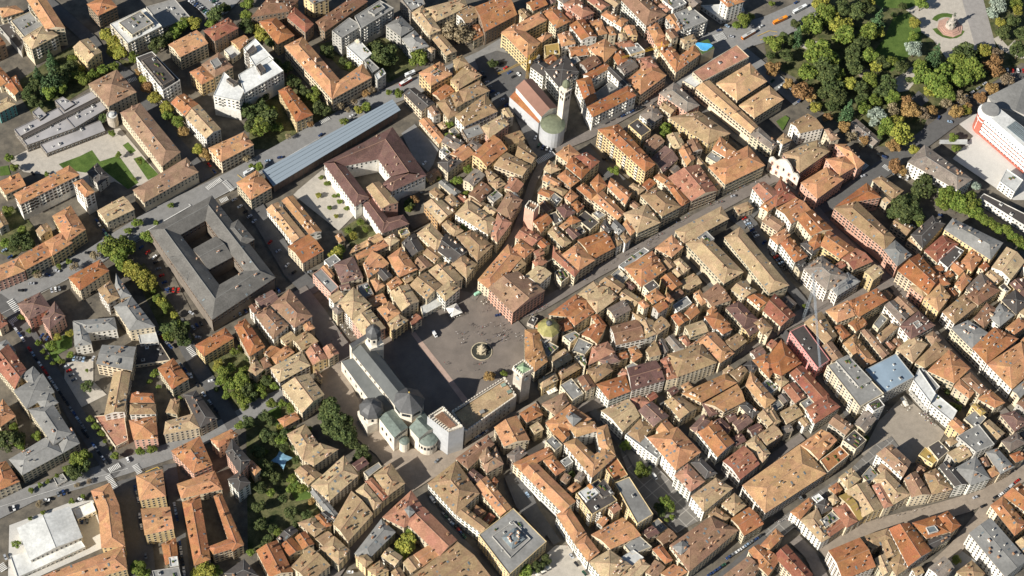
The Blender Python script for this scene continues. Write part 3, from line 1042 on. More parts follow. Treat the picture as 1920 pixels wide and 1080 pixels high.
g 1390,880 35;g 1430,900 30;g 1430,830 25;d 1340,780 30;g 270,140 20;g 1150,680 12;g 1230,720 14
A 1010,840 1030,880 16;A 1100,930 1130,950 16
Q 1130,950 1280,1050 35
Q 830,930 980,1000 6
Q 1180,1000 1260,960 15
T 1440 0 4
h14dc -136,1008 32,1128 72,1080 -68,948
p16tw 65,1045 110,1085 180,1050 120,995
h16bc 420,970 470,1060 540,1040 460,960
T 480 540 4
K 1450,235 1570,190 12
K 1250,190 1370,140 10
K 610,240 730,380 16
K 1690,130 1750,90 6
T 960 540 4
K 430,760 560,720 12
K 470,830 560,760 10
K 260,800 330,770 6
T 1440 540 4
K 1130,940 1260,1040 16
K 990,870 1060,930 6
T 0 0 4
P 1430,15 1550,110 9 p
P 1590,10 1640,60 4 p
"""
# ---------------------------------------------------------------- ground, streets, lawns
def paved(name, c, c2=None, sc=.25, joint=None, amt=.12, spk=.1):
    m, n, b = newmat(name, .9); P = pos(n)
    a = ramp(n, noise(n, P, sc, 5, .65), [(.32, scaled(c, 1 - amt)), (.68, scaled(c2 or c, 1 + amt))])
    a = hsv(n, a, .5, 1, rng(n, noise(n, P, 1.3, 3, .8), 1 - spk, 1 + spk, .35, .65))
    if joint:
        br = n.nodes.new('ShaderNodeTexBrick'); br.inputs['Scale'].default_value = joint; br.offset = 0; br.inputs['Mortar Size'].default_value = .035; br.inputs['Brick Width'].default_value = 1; br.inputs['Row Height'].default_value = 1
        mp = n.nodes.new('ShaderNodeMapping'); mp.inputs['Rotation'].default_value = (0, 0, .75); n.links.new(P, mp.inputs[0]); n.links.new(mp.outputs[0], br.inputs[0])
        a = mix(n, br.outputs['Fac'], a, scaled(c, 1.9))
    n.links.new(a, b.inputs['Base Color']); return m
ASPH = paved('asphalt', lin(.115, .112, .108)); STREET = paved('stone_paving', lin(.19, .165, .145)); SQ = paved('porphyry_paving', lin(.175, .15, .128), lin(.19, .16, .135), .06, amt=.16)
LIGHT = paved('pale_gravel', lin(.44, .40, .34)); CONC = paved('pale_concrete', lin(.52, .50, .46), amt=.05); ROAD = paved('worn_road', lin(.23, .225, .215)); WARM = paved('warm_flagstones', lin(.29, .24, .19))
YARD = paved('dirt_and_cobbles', lin(.105, .095, .08), lin(.15, .13, .10), .12, amt=.25)
LAWN = paved('mown_grass', lin(.06, .112, .02), lin(.09, .135, .03), .1, amt=.25, spk=.25); ROUGH = paved('garden_ground', lin(.05, .075, .022), lin(.13, .12, .055), .14, amt=.3, spk=.35)
GRID = paved('paving_with_pale_bands', lin(.17, .16, .145), joint=.12); PINKB = paved('pink_stone_band', lin(.42, .30, .24)); PAINT = plain('road_paint', lin(.68, .67, .63), ovar=0); YPAINT = plain('yellow_road_paint', lin(.6, .4, .08), ovar=0)
gm = MB(); gm.face([(-4000, -1500, 0), (4000, -1500, 0), (4000, 6000, 0), (-4000, 6000, 0)], YARD)
tag(gm.obj('ground'), kind='structure')
LV = [0.0]; NOGO = []
def sheet(name, px, mat, k=4.0, ox=0, oy=0):
    LV[0] += .02; m = MB(); pp_ = [W(ox + x / k, oy + y / k, LV[0]) for x, y in px]; NOGO.append([p.xy for p in pp_]); m.face(pp_, mat); o = m.obj(name); tag(o, kind='structure'); return o
def band(name, px, wd, mat):
    """a street: centre line in photo pixels, width in metres, mitred"""
    LV[0] += .02; P = [W(x, y, LV[0]).xy for x, y in px]; L, Rr = [], []
    for i, p in enumerate(P):
        a = P[max(0, i - 1)]; b_ = P[min(len(P) - 1, i + 1)]; d = (b_ - a).normalized(); nr = Vector((-d.y, d.x)) * wd / 2; L.append(p + nr); Rr.append(p - nr)
    m = MB()
    for i in range(len(P) - 1):
        m.face([(v.x, v.y, LV[0]) for v in (L[i], Rr[i], Rr[i + 1], L[i + 1])], mat); NOGO.append([L[i], Rr[i], Rr[i + 1], L[i + 1]])
    tag(m.obj(name), kind='structure')
# gardens and park ground
T14 = dict(ox=1440, oy=0); 
sheet('park_ground', [(-40, 250), (330, 30), (700, -120), (2300, -120), (2300, 560), (1900, 470), (1650, 640), (1200, 870), (1120, 1080), (840, 1100), (430, 860), (200, 580), (0, 480)], ROUGH, **T14)
sheet('park_lawn', [(870, 290), (940, 130), (1060, 90), (1150, 230), (1150, 350), (1010, 460), (930, 540), (820, 480), (800, 380)], LAWN, **T14)
sheet('park_lawn', [(700, -40), (1290, -40), (1060, 60), (860, 60)], LAWN, **T14)
sheet('gravel_plaza', [(1035, 75), (1290, -40), (1600, -60), (1710, 350), (1500, 400), (1340, 440), (1240, 300), (1150, 240), (1130, 140)], LIGHT, **T14)
sheet('promenade', [(1440, -60), (1600, -60), (1710, 350), (1555, 360)], paved('promenade_asphalt', lin(.30, .28, .26)), **T14)
sheet('gravel_path', [(1900, 440), (1750, 380), (1690, 290), (1730, 270), (1800, 350), (1850, 300), (2000, 420)], LIGHT, **T14)
sheet('gravel_path', [(980, 570), (1080, 500), (1140, 570), (1050, 680), (980, 690), (900, 620)], LIGHT, **T14)
sheet('gravel_path', [(240, 350), (290, 310), (380, 310), (360, 350), (290, 370)], LIGHT, **T14)
sheet('park_court', [(1070, 735), (1130, 680), (1210, 750), (1150, 800)], ASPH, **T14)
sheet('park_path', [(660, 520), (760, 520), (780, 590), (700, 600)], WARM, **T14)
for i, (a0, a1) in enumerate(((1.0, 2.75), (3.5, 6.0))):
    LV[0] += .02; c0 = W(1440 + 1350 / 4, 195 / 4, 0); m = MB(); n = 6
    for k in range(n):
        t0, t1 = a0 + (a1 - a0) * k / n, a0 + (a1 - a0) * (k + 1) / n
        m.face([(c0.x + r * math.cos(t), c0.y + r * math.sin(t), LV[0]) for r, t in ((10, t0), (14.5, t0), (14.5, t1), (10, t1))], LAWN)
    tag(m.obj('flower_lawn'), kind='structure')
sheet('garden_ground', [(150, 600), (400, 430), (560, 330), (900, 440), (1000, 470), (700, 640), (400, 820), (250, 870), (160, 740)], ROUGH)
sheet('garden_ground', [(-20, 680), (170, 590), (640, 860), (560, 900), (300, 1000), (200, 1120), (-60, 1120)], ROUGH, ox=480)
sheet('garden_ground', [(840, 260), (1180, 330), (1200, 500), (1000, 620), (640, 520), (460, 330)], ROUGH, ox=480)
sheet('bell_plaza', [(60, 120), (250, 20), (900, -120), (1050, 60), (1200, 240), (1080, 300), (960, 330), (860, 280), (720, 330), (560, 260), (350, 230), (180, 210)], LIGHT, oy=270)
for q_ in ([(440, 150), (600, 90), (690, 45), (750, 130), (890, 85), (1040, 290), (960, 340), (780, 200), (640, 215), (480, 190)], [(920, 10), (980, 75), (1020, 50), (960, -15)], [(1000, 110), (1060, 90), (1190, 230), (1110, 270)], [(0, 170), (60, 160), (80, 230), (0, 240)]): sheet('lawn', q_, LAWN, oy=270)
sheet('garden_ground', [(0, 500), (140, 480), (300, 680), (100, 860), (0, 820)], ROUGH, oy=270)
sheet('tree_court', [(1040, 880), (1120, 660), (1180, 740), (1500, 1380), (1420, 1420), (1330, 1300)], YARD, oy=270)
sheet('green_strip', [(1000, 960), (1080, 890), (1460, 1460), (1400, 1520), (1200, 1380)], ROUGH, oy=270)
sheet('lawn', [(430, 500), (540, 440), (545, 330), (430, 370), (330, 440), (380, 560), (480, 560)], LAWN, oy=540)
sheet('car_park', [(490, 560), (700, 530), (700, 700), (800, 800), (600, 900), (480, 700)], LIGHT, oy=540)
sheet('garden_ground', [(1560, 560), (1820, 440), (1960, 480), (2100, 700), (2050, 820), (1800, 930), (1620, 700)], ROUGH, oy=540)
sheet('garden_ground', [(-80, 640), (180, 720), (340, 960), (240, 1150), (440, 1420), (480, 1680), (180, 1950), (-60, 2000)], ROUGH, ox=480, oy=540)
sheet('lawn', [(40, 950), (160, 860), (190, 900), (190, 1040), (100, 1030)], LAWN, ox=480, oy=540)
sheet('lawn', [(270, 330), (330, 350), (440, 450), (400, 500), (300, 520), (250, 430)], LAWN, ox=480, oy=810)
sheet('court', [(60, 480), (160, 470), (260, 640), (150, 660)], ROUGH, ox=480, oy=810)
sheet('hall_yard', [(70, 700), (520, 530), (700, 510), (750, 700), (770, 870), (300, 1080), (60, 1100)], CONC, oy=810)
sheet('lawn', [(230, 420), (490, 290), (520, 380), (260, 490)], ROUGH, oy=810)
sheet('school_yard', [(320, 340), (500, 190), (770, 500), (620, 650), (280, 380)], LIGHT, ox=480, oy=270)
sheet('school_garden', [(640, 640), (780, 550), (940, 690), (720, 780)], ROUGH, ox=480, oy=270)
sheet('grey_court', [(1090, 1000), (1190, 930), (1370, 1120), (1330, 1230), (1290, 1290), (1180, 1180)], ROAD, ox=480)
sheet('office_plaza', [(1385, 110), (1540, -60), (1420, -160), (1520, -260), (1960, 80), (1960, 420), (1840, 420)], CONC, ox=1440, oy=270)
sheet('fountain_square', [(480, 100), (980, -80), (1330, 0), (1545, 225), (1540, 470), (1460, 640), (1000, 860), (300, 900), (240, 420)], SQ, ox=600, oy=560)
sheet('cathedral_forecourt', [(500, 600), (620, 540), (800, 900), (1100, 1200), (1400, 1220), (1480, 1300), (1080, 1480), (900, 1250), (700, 1080), (480, 800)], WARM, ox=480, oy=540)
sheet('stone_band', [(1160, 340), (1190, 325), (1600, 850), (1560, 870)], PINKB, ox=480, oy=540)
sheet('cafe_plaza', [(830, 1000), (1020, 800), (1330, 1080), (1200, 1300), (900, 1330), (700, 1250)], paved('beige_plaza', lin(.30, .26, .21)), ox=1440, oy=540)
sheet('garden_piazza', [(760, 0), (860, 20), (1450, 640), (1230, 760), (1060, 600), (880, 330)], GRID, ox=960, oy=810)
sheet('gallery_yard', [(60, 1080), (330, 850), (420, 850), (620, 1100), (300, 1180)], LIGHT, ox=960, oy=810)
sheet('church_yard', [(1180, 1000), (1400, 850), (1600, 1000), (1400, 1150)], ROAD, ox=1440, oy=810)
sheet('white_terrace', [(100, 150), (250, 60), (270, 95), (130, 185)], CONC, ox=960, oy=810)
sheet('parking', [(1400, -30), (1560, 150), (1700, 100), (1840, -40)], paved('parking_asphalt', lin(.27, .26, .245)))
sheet('forecourt_lawn', [(60, 910), (130, 865), (160, 885), (110, 980)], LAWN, ox=1440)
# streets
band('avenue', [(-20, 575), (60, 535), (180, 478), (290, 408), (440, 335), (600, 245), (700, 192), (770, 165), (850, 135), (910, 108), (965, 75)], 17, ROAD)
band('avenue', [(-20, 965), (60, 925), (150, 900), (240, 872), (320, 845), (420, 800), (500, 755), (545, 738)], 13, ROAD)
band('road', [(-10, 560), (30, 590), (90, 690), (150, 790), (205, 870), (225, 885)], 12, ASPH)
band('road', [(330, 600), (355, 660), (400, 730), (440, 800)], 11, ASPH)
band('road', [(60, -20), (120, 30), (170, 75), (195, 110), (250, 150), (330, 270), (390, 335)], 11, ASPH)
band('road', [(470, 375), (500, 425), (550, 510), (590, 550)], 14, ASPH)
band('road', [(230, 900), (245, 960), (255, 1020), (262, 1090)], 22, ASPH)
band('road', [(318, 870), (330, 950), (345, 1090)], 9, ASPH)
band('road', [(1240, 165), (1290, 120), (1345, 80), (1400, 65), (1450, 50), (1540, 10)], 26, ROAD)
band('road', [(1340, 60), (1380, 90), (1430, 130), (1500, 190)], 14, ROAD)
band('road', [(1380, 420), (1420, 380), (1500, 400), (1580, 370), (1650, 320), (1720, 270), (1780, 225), (1850, 180), (1940, 130)], 15, ASPH)
band('pedestrian_street', [(940, 600), (1010, 575), (1120, 510), (1250, 440), (1340, 392), (1445, 335)], 9, STREET)
band('pedestrian_street', [(1080, 770), (1200, 730), (1340, 690), (1400, 650), (1500, 590), (1560, 560)], 8, STREET)
band('pedestrian_street', [(1440, 1010), (1470, 985), (1540, 935), (1600, 895), (1650, 845), (1680, 830)], 11, GRID)
band('curved_street', [(1540, 1035), (1600, 1005), (1660, 985), (1740, 965), (1810, 945), (1870, 915), (1940, 870)], 13, WARM)
band('road', [(1740, 1075), (1790, 1030), (1835, 975), (1860, 940)], 9, WARM)
band('street', [(765, 915), (820, 880), (880, 835), (950, 790), (1010, 760)], 8, WARM)
band('shaded_lane', [(885, 560), (930, 500), (970, 430), (1000, 340), (1030, 280)], 6, STREET)
band('long_lane', [(1680, 545), (1730, 600), (1800, 680), (1860, 750), (1940, 830)], 7, STREET)

for nm_, pts_, wd_, mt_ in (('lane', [(1040, 280), (1100, 255), (1167, 217), (1215, 190), (1258, 160)], 8, STREET), ('lane', [(1165, 5), (1190, 50), (1212, 90), (1262, 158), (1320, 205), (1380, 255), (1440, 300), (1470, 335)], 7, ASPH),
    ('lane', [(1445, 335), (1470, 335), (1515, 375), (1552, 420), (1602, 470), (1665, 522), (1700, 560)], 8, STREET), ('lane', [(1440, 628), (1500, 598), (1545, 580), (1600, 555), (1668, 530)], 7, STREET),
    ('lane', [(960, 885), (975, 915), (1005, 960), (1045, 1018)], 6, ASPH), ('lane', [(787, 930), (840, 990), (895, 1052), (930, 1090)], 8, ASPH), ('lane', [(620, 1090), (655, 1038), (700, 980), (730, 940), (765, 913)], 7, STREET),
    ('lane', [(1465, 620), (1500, 660), (1540, 708), (1582, 760), (1600, 790)], 7, ASPH), ('lane', [(1235, 745), (1270, 790), (1317, 848), (1390, 912), (1440, 972)], 6, ASPH), ('lane', [(1390, 912), (1440, 865), (1505, 818)], 6, STREET),
    ('lane', [(1095, 280), (1140, 322), (1182, 358)], 11, ASPH), ('lane', [(960, 180), (985, 235), (1012, 290), (1035, 285)], 9, ASPH), ('lane', [(555, 545), (592, 592), (625, 640), (650, 672)], 17, STREET), ('lane', [(1272, 470), (1305, 505), (1345, 545)], 5, ASPH),
    ('lane', [(1110, 770), (1140, 800), (1180, 845), (1200, 880)], 6, ASPH), ('lane', [(680, 500), (640, 520), (600, 540)], 5, STREET), ('lane', [(1440, 1010), (1400, 1045), (1350, 1090)], 8, ASPH), ('lane', [(1490, 1010), (1520, 1040), (1545, 1090)], 9, STREET), ('lane', [(1430, 475), (1460, 515), (1500, 560), (1520, 590)], 8, ASPH), ('lane', [(1560, 380), (1600, 360), (1640, 345)], 8, ASPH), ('lane', [(1385, 395), (1410, 420), (1440, 475)], 9, ASPH)):
    band(nm_, pts_, wd_, mt_)
sheet('church_square', [(1640, 440), (1800, 380), (1960, 420), (2060, 560), (1960, 700), (1800, 820), (1720, 640)], ASPH, ox=480)
sheet('dark_court', [(1080, 380), (1250, 390), (1300, 580), (1180, 640), (1090, 520)], YARD, ox=480, oy=270)
sheet('gallery_lane', [(1860, 330), (1990, 290), (2200, 740), (2160, 800), (1950, 560)], ASPH, ox=480, oy=810)
# painted crossings: one object each
def zebra(a, b_, wd, n, mat=PAINT):
    z = LV[0] + .03; A, B = W(*a, z).xy, W(*b_, z).xy; d = (B - A) / n; u = d.normalized(); nr = Vector((-u.y, u.x)) * wd / 2; m = MB()
    for k in range(n):
        p, q_ = A + d * (k + .15), A + d * (k + .65); m.face([(v.x, v.y, z) for v in (p + nr, p - nr, q_ - nr, q_ + nr)], mat)
    o = m.obj('zebra_crossing'); tag(o, kind='structure')
def TT(ox, oy, x, y): return (ox + x / 4, oy + y / 4)
for a, b_, wd, n in ((TT(0, 270, 1550, 335), TT(0, 270, 1660, 262), 4, 12), (TT(0, 270, 1680, 278), TT(0, 270, 1745, 350), 4, 9), (TT(0, 270, 1650, 430), TT(0, 270, 1710, 405), 4, 6), (TT(960, 270, 185, 135), TT(960, 270, 320, 65), 5, 13),
    (TT(0, 810, 815, 290), TT(0, 810, 900, 245), 4, 8), (TT(0, 810, 1010, 245), TT(0, 810, 1050, 312), 4, 7), (TT(0, 810, 805, 325), TT(0, 810, 870, 425), 4, 10), (TT(0, 810, 0, 990), TT(0, 810, 35, 1040), 5, 5), (TT(0, 540, 1410, 440), TT(0, 540, 1460, 510), 4, 7),
    (TT(960, 0, 1525, 290), TT(960, 0, 1600, 265), 8, 9), (TT(1440, 270, 865, 160), TT(1440, 270, 915, 195), 4, 7), (TT(1440, 270, 700, 190), TT(1440, 270, 745, 150), 4, 6), (TT(0, 540, 70, 90), TT(0, 540, 140, 180), 5, 8), (TT(0, 540, 70, 260), TT(0, 540, 130, 225), 4, 6), (TT(0, 0, 960, 610), TT(0, 0, 1025, 585), 4, 6), (TT(480, 0, 480, 920), TT(480, 0, 550, 880), 4, 7)):
    zebra(a, b_, wd, n)
def line_rect(pts, wd, mat, k=4, ox=0, oy=0, name='road_marking'):
    z = LV[0] + .035; m = MB()
    for i in range(len(pts) - 1):
        A, B = W(ox + pts[i][0] / k, oy + pts[i][1] / k, z).xy, W(ox + pts[i + 1][0] / k, oy + pts[i + 1][1] / k, z).xy; d = (B - A).normalized(); nr = Vector((-d.y, d.x)) * wd / 2
        m.face([(v.x, v.y, z) for v in (A + nr, A - nr, B - nr, B + nr)], mat)
    tag(m.obj(name), kind='structure')
line_rect([(1840, 270), (1930, 230), (1990, 240)], .5, YPAINT, ox=960); line_rect([(1860, 300), (1990, 262)], .5, YPAINT, ox=960); line_rect([(1780, 230), (1820, 262)], .5, YPAINT, oy=270); line_rect([(1090, 300), (1180, 262), (1195, 275)], .5, YPAINT, oy=810)
line_rect([(-20, 600), (180, 495), (440, 352), (600, 258)], .2, PAINT, k=1); line_rect([(0, 950), (150, 903), (240, 878)], .2, PAINT, k=1)
line_rect([(1000, 700), (1100, 650), (1430, 462), (1415, 450)], .5, PAINT, oy=270)
# ---------------------------------------------------------------- town data -> buildings
tx = ty = 0.0; tk = 1.0
BLD = []; TREES = []; CARS = []; BUSES = []; VANS = []; UMB = []; PEOPLE = []; TENTS = []; XT = []; TABLES = []
def pt(s):
    a, b = s.split(','); return (tx + float(a) / tk, ty + float(b) / tk)
for line in TOWN.strip().split('\n'):
    hint = ''
    if '#' in line: line, hint = line.split('#', 1); hint = hint.strip()
    line = line.strip()
    if not line: continue
    c = line[0]; tok = line.split()
    if c == 'T' : tx, ty, tk = float(tok[1]), float(tok[2]), float(tok[3]); continue
    mm = re.match(r'^(\+?)([ghfp])(\d+)([a-z])([a-z])$', tok[0])
    if mm:
        wing = dict(t=mm[2], h=float(mm[3]), rc=mm[4], wc=mm[5], px=[pt(s) for s in tok[1:]])
        if mm[1]:
            BLD[-1]['w'].append(wing)
            if wing['wc'] == 'c': wing['wc'] = BLD[-1]['w'][0]['wc']
        else: BLD.append(dict(w=[wing], hint=hint))
        continue
    if c == 'P': CARS.append((pt(tok[1]), pt(tok[2]), int(tok[3]), tok[4]))
    elif c == 'Q': PEOPLE.append((pt(tok[1]), pt(tok[2]), int(tok[3])))
    elif c == 'B': BUSES.append((pt(tok[1]), pt(tok[2]), tok[3]))
    elif c in 'WV': VANS.append((pt(tok[1]), float(tok[2]), c))
    elif c == 'A': UMB.append((pt(tok[1]), pt(tok[2])))
    elif c == 'K': TABLES.append((pt(tok[1]), pt(tok[2]), int(tok[3])))
    elif c == 'M': TENTS.append((pt(tok[1]), float(tok[2]) / tk))
    elif c == 'X': XT.append((tok[1], [pt(s) if ',' in s else float(s) for s in tok[2:]]))
    else:
        for it in line.split(';'):
            k, p, r = it.split(); TREES.append((k, pt(p), float(r) / tk))

# ---------------------------------------------------------------- the small annexes and back houses that fill the courts of the old town
CELL = 1.25; GX0, GY0, GW, GH = -420.0, -330.0, 680, 560
OCC = bytearray(GW * GH); IMG = bytearray(GW * GH)
def inside(q, x, y):
    r = False; n = len(q)
    for i in range(n):
        a, b_ = q[i], q[i - 1]
        if (a[1] > y) != (b_[1] > y) and x < (b_[0] - a[0]) * (y - a[1]) / (b_[1] - a[1]) + a[0]: r = not r
    return r
def mark(q, grow=0.0, M=OCC):
    xs = [p[0] for p in q]; ys = [p[1] for p in q]
    for j in range(max(0, int((min(ys) - GY0 - grow) / CELL)), min(GH, int((max(ys) - GY0 + grow) / CELL) + 2)):
        for i in range(max(0, int((min(xs) - GX0 - grow) / CELL)), min(GW, int((max(xs) - GX0 + grow) / CELL) + 2)):
            x, y = GX0 + i * CELL, GY0 + j * CELL
            if inside(q, x, y): M[j * GW + i] = 1
def hull(P):
    P = sorted(set((p[0], p[1]) for p in P)); 
    def half(P):
        h = []
        for p in P:
            while len(h) > 1 and (h[-1][0] - h[-2][0]) * (p[1] - h[-2][1]) - (h[-1][1] - h[-2][1]) * (p[0] - h[-2][0]) <= 0: h.pop()
            h.append(p)
        return h
    return half(P)[:-1] + half(P[::-1])[:-1]
ORI = []
for b in BLD:
    allp = []
    for w_ in b['w']:
        q = [W(x, y, w_['h']).xy for x, y in w_['px']]; allp += q
        if not ccw(q): q = q[::-1]
        mark(inset(q, -.1)); ORI.append((sum(q, Vector((0, 0))) / 4, math.atan2((q[1] - q[0]).y, (q[1] - q[0]).x), b))
    if len(b['w']) > 2: mark(hull(allp))
for q in NOGO: mark(q); mark(q, M=IMG)
for b in BLD:
    for w_ in b['w']:
        q = [W(x, y, 0).xy for x, y in w_['px']]; mark(inset(q if ccw(q) else q[::-1], .6), M=IMG)
for k_, (x, y), r in TREES:
    c = W(x, y, 4); rr = r / 2.7 * .8; mark([(c.x + rr * math.cos(t), c.y + rr * math.sin(t)) for t in [i * math.pi / 4 for i in range(8)]])
for a, b_, n, mode in CARS + [(v[0], v[0], 1, '') for v in VANS] + [(u_[0], u_[1], 1, '') for u_ in UMB]:
    A, B = W(*a, 0).xy, W(*b_, 0).xy; d = (B - A).normalized() if (B - A).length > .5 else Vector((1, 0)); nr = Vector((-d.y, d.x)) * 3.5; mark([A - d * 3 + nr, A - d * 3 - nr, B + d * 3 - nr, B + d * 3 + nr])
for cxp, cyp, rp in ((700, 730, 150), (820, 800, 70), (930, 740, 80), (985, 745, 30), (1010, 200, 70), (1060, 230, 30), (985, 150, 20), (1475, 320, 30), (1320, 90, 24), (993, 410, 20), (1030, 612, 12), (1228, 112, 6), (1290, 450, 0.1)):
    c = W(cxp, cyp, 0); rr = rp / 2.5; mark([(c.x + rr * math.cos(t), c.y + rr * math.sin(t)) for t in [i * math.pi / 6 for i in range(12)]])
OLD = [(770, 170), (960, 100), (1000, 0), (1290, 0), (1310, 130), (1440, 280), (1560, 370), (1640, 345), (1700, 430), (1930, 520), (1930, 1085), (480, 1085), (530, 960), (560, 800), (470, 720), (480, 560), (600, 520), (640, 450), (780, 400), (800, 300)]
OLDW = [W(x, y, 0).xy for x, y in OLD]
IR = random.Random(11); cand = []
for j in range(0, GH, 2):
    for i in range(0, GW, 2):
        if not OCC[j * GW + i]:
            x, y = GX0 + i * CELL, GY0 + j * CELL
            if inside(OLDW, x, y): cand.append((x, y))
IR.shuffle(cand)
def freebox(x, y, ang, hx, hy, M=OCC):
    co, si = math.cos(ang), math.sin(ang); n = max(2, int(hx * 2 / CELL)) + 1; k = max(2, int(hy * 2 / CELL)) + 1; bad = 0
    for a in range(n):
        for b_ in range(k):
            u, v = -hx + 2 * hx * a / (n - 1), -hy + 2 * hy * b_ / (k - 1); i = int((x + u * co - v * si - GX0) / CELL + .5); j = int((y + u * si + v * co - GY0) / CELL + .5)
            if not (0 <= i < GW and 0 <= j < GH): return 9
            bad += M[j * GW + i]
    return bad / (n * k)
nin = 0
for hx, hy in ((7.5, 5.2), (6, 4.4), (5, 3.6), (3.6, 2.8)):
    for x, y in cand:
        i, j = int((x - GX0) / CELL), int((y - GY0) / CELL)
        if OCC[j * GW + i]: continue
        o = min(ORI, key=lambda o: (o[0].x - x) ** 2 + (o[0].y - y) ** 2)
        if (o[0] - Vector((x, y))).length > 24: continue
        ang = o[1] + (math.pi / 2 if IR.random() < .5 else 0)
        if freebox(x, y, ang, hx, hy) > .03: continue
        hb = o[2]['w'][0]['h']; h = None
        for hh in (hb - IR.choice((0, 1, 2)), hb - 4, hb - 7, 4.5, 3.4):
            if hh < 3.2: continue
            sx_ = W(*PX(Vector((x, y, hh))), 0)
            if freebox(sx_.x, sx_.y, ang, hx, hy, IMG) <= .06: h = hh; break
        if h is None: continue
        co, si = math.cos(ang), math.sin(ang); q = [Vector((x + u * co - v * si, y + u * si + v * co)) for u, v in ((-hx, -hy), (hx, -hy), (hx, hy), (-hx, hy))]
        rc = o[2]['w'][0]['rc'] if IR.random() < .4 and o[2]['w'][0]['rc'] in 'otbraqd' else IR.choices('otbqkdgr', [3, 4, 4, 2, 2, 2, 3, 1])[0]; t = 'f' if rc in 'kg' else IR.choice('ggh'); wc = IR.choice('cwccgsby')
        mark([W(*PX(Vector((p.x, p.y, h))), 0).xy for p in q], M=IMG)
        BLD.append(dict(w=[dict(t=t, h=h, rc=rc, wc=wc, px=[PX(Vector((p.x, p.y, h))) for p in q])], hint='', fill=True)); nin += 1; mark(inset(q, -.4))
print('infill', nin)
# -------- labels: nearest findable landmark, direction, rank among look-alikes
LM = [('fountain', 903, 657), ('fountain square', 860, 600), ('cathedral', 720, 740), ('battlemented clock tower', 980, 720), ('scaffolded church', 1010, 210), ('church bell tower', 1060, 190),
 ('slate courtyard palace', 400, 480), ('blue metal canopy', 610, 260), ('maroon school palace', 720, 310), ('stone monument', 1782, 45), ('red striped offices', 1860, 240),
 ('blue metal hall', 1668, 700), ('silver tower crane', 1515, 590), ('white sports hall', 95, 1000), ('white angular flats', 465, 150), ('concrete park wall', 130, 270),
 ('flat wine-red roof', 1350, 115), ('rooftop pool', 1318, 86), ('baroque church front', 1475, 315), ('pink framed palace', 1630, 430), ('yellow apartment block', 1165, 280),
 ('glass-roofed gallery', 960, 1010), ('walled school garden', 640, 400), ('brick battlement tower', 995, 400), ('yellow stepped block', 1230, 570), ('dark garden piazza', 1230, 920),
 ('striped stone street', 1560, 900), ('grey church hall', 1870, 1020), ('blue sail canopy', 528, 862), ('conifer garden', 730, 110), ('orange courtyard school', 200, 980),
 ('grey park hall', 1890, 190), ('sunken cafe plaza', 1700, 790), ('diagonal shaded street', 110, 700), ('orange bus', 1462, 40), ('dark bus stop road', 1400, 60)]
ORD = ['', 'second', 'third', 'fourth', 'fifth', 'sixth', 'seventh', 'eighth', 'ninth', 'tenth', 'eleventh', 'twelfth', 'thirteenth', 'fourteenth', 'fifteenth', 'sixteenth', 'seventeenth', 'eighteenth', 'nineteenth', 'twentieth']
def ordw(i): return ORD[i] if i < 20 else ('twenty-' + (ORD[i - 20] or 'first') if i != 20 else 'twenty-first')
LAB = []
def want(o, desc, noun, xy):
    x, y = xy
    n, lx, ly = min(LM, key=lambda l: math.hypot((l[1] - x), (l[2] - y) * 1.2))
    dx, dy = x - lx, y - ly
    d = ('right of' if dx > 0 else 'left of') if abs(dx) > abs(dy) else ('below' if dy > 0 else 'above')
    LAB.append((desc, noun, n, d, math.hypot(dx, dy), o))
def flush_labels():
    seen = {}
    for e in sorted(LAB, key=lambda e: e[4]):
        k = e[:4]; i = seen.get(k, 0); seen[k] = i + 1
        e[5]['label'] = '%s, %s%s %s the %s' % (e[0], (ordw(i) + ' such ' if i else 'nearest '), e[1], e[3], e[2])
# -------- shared small part meshes
def m_chimney(sx, sy, hh, body, cap):
    m = MB(); m.box((0, 0), sx, sy, -1.2, hh, body); m.box((0, 0), sx + .3, sy + .3, hh + .01, hh + .2, cap)
    m.box((0, 0), sx * .5, sy * .5, hh + .21, hh + .5, body); return m.mesh('chimney')
CHM = [m_chimney(.8, .8, 1.5, WM['c'], RM['r']), m_chimney(.9, .7, 1.3, WM['w'], RM['k']), m_chimney(1.6, .8, 1.7, WM['b'], RM['o']),
       m_chimney(.7, .7, 1.1, WM['g'], RM['k']), m_chimney(2.2, .8, 1.4, WM['w'], RM['o']), m_chimney(.6, .6, 1.2, WM['s'], RM['b'])]
def m_pane(wd, ht, rim, sh=None):
    """window: frame, sill and glass; x is along the wall, -y is outwards"""
    m = MB(); 
    m.box((0, -.03), wd + .3, .1, -ht / 2 - .18, ht / 2 + .15, rim); m.box((0, -.1), wd, .06, -ht / 2, ht / 2, GLASS)
    if sh:
        for s in (-1, 1): m.box((s * (wd / 2 + .32), -.1), .5, .07, -ht / 2, ht / 2, sh)
    return m.mesh('window')
SHUT = plain('dark_green_shutter', lin(.06, .10, .07)); SHB = plain('brown_shutter', lin(.16, .08, .04))
WIN = [m_pane(1.15, 1.8, TRIM), m_pane(1.05, 1.6, TRIM, SHUT), m_pane(1.15, 1.75, TRIM, SHB), m_pane(1.5, 1.5, WM['w'])]
def m_sky(wd, ln):
    m = MB(); m.box((0, 0), wd + .2, ln + .2, -.05, .12, RM['g']); m.box((0, 0), wd, ln, .121, .15, RM['l']); return m.mesh('skylight')
SKY = [m_sky(.9, 1.3), m_sky(1.3, 1.6), m_sky(1.0, 2.2)]
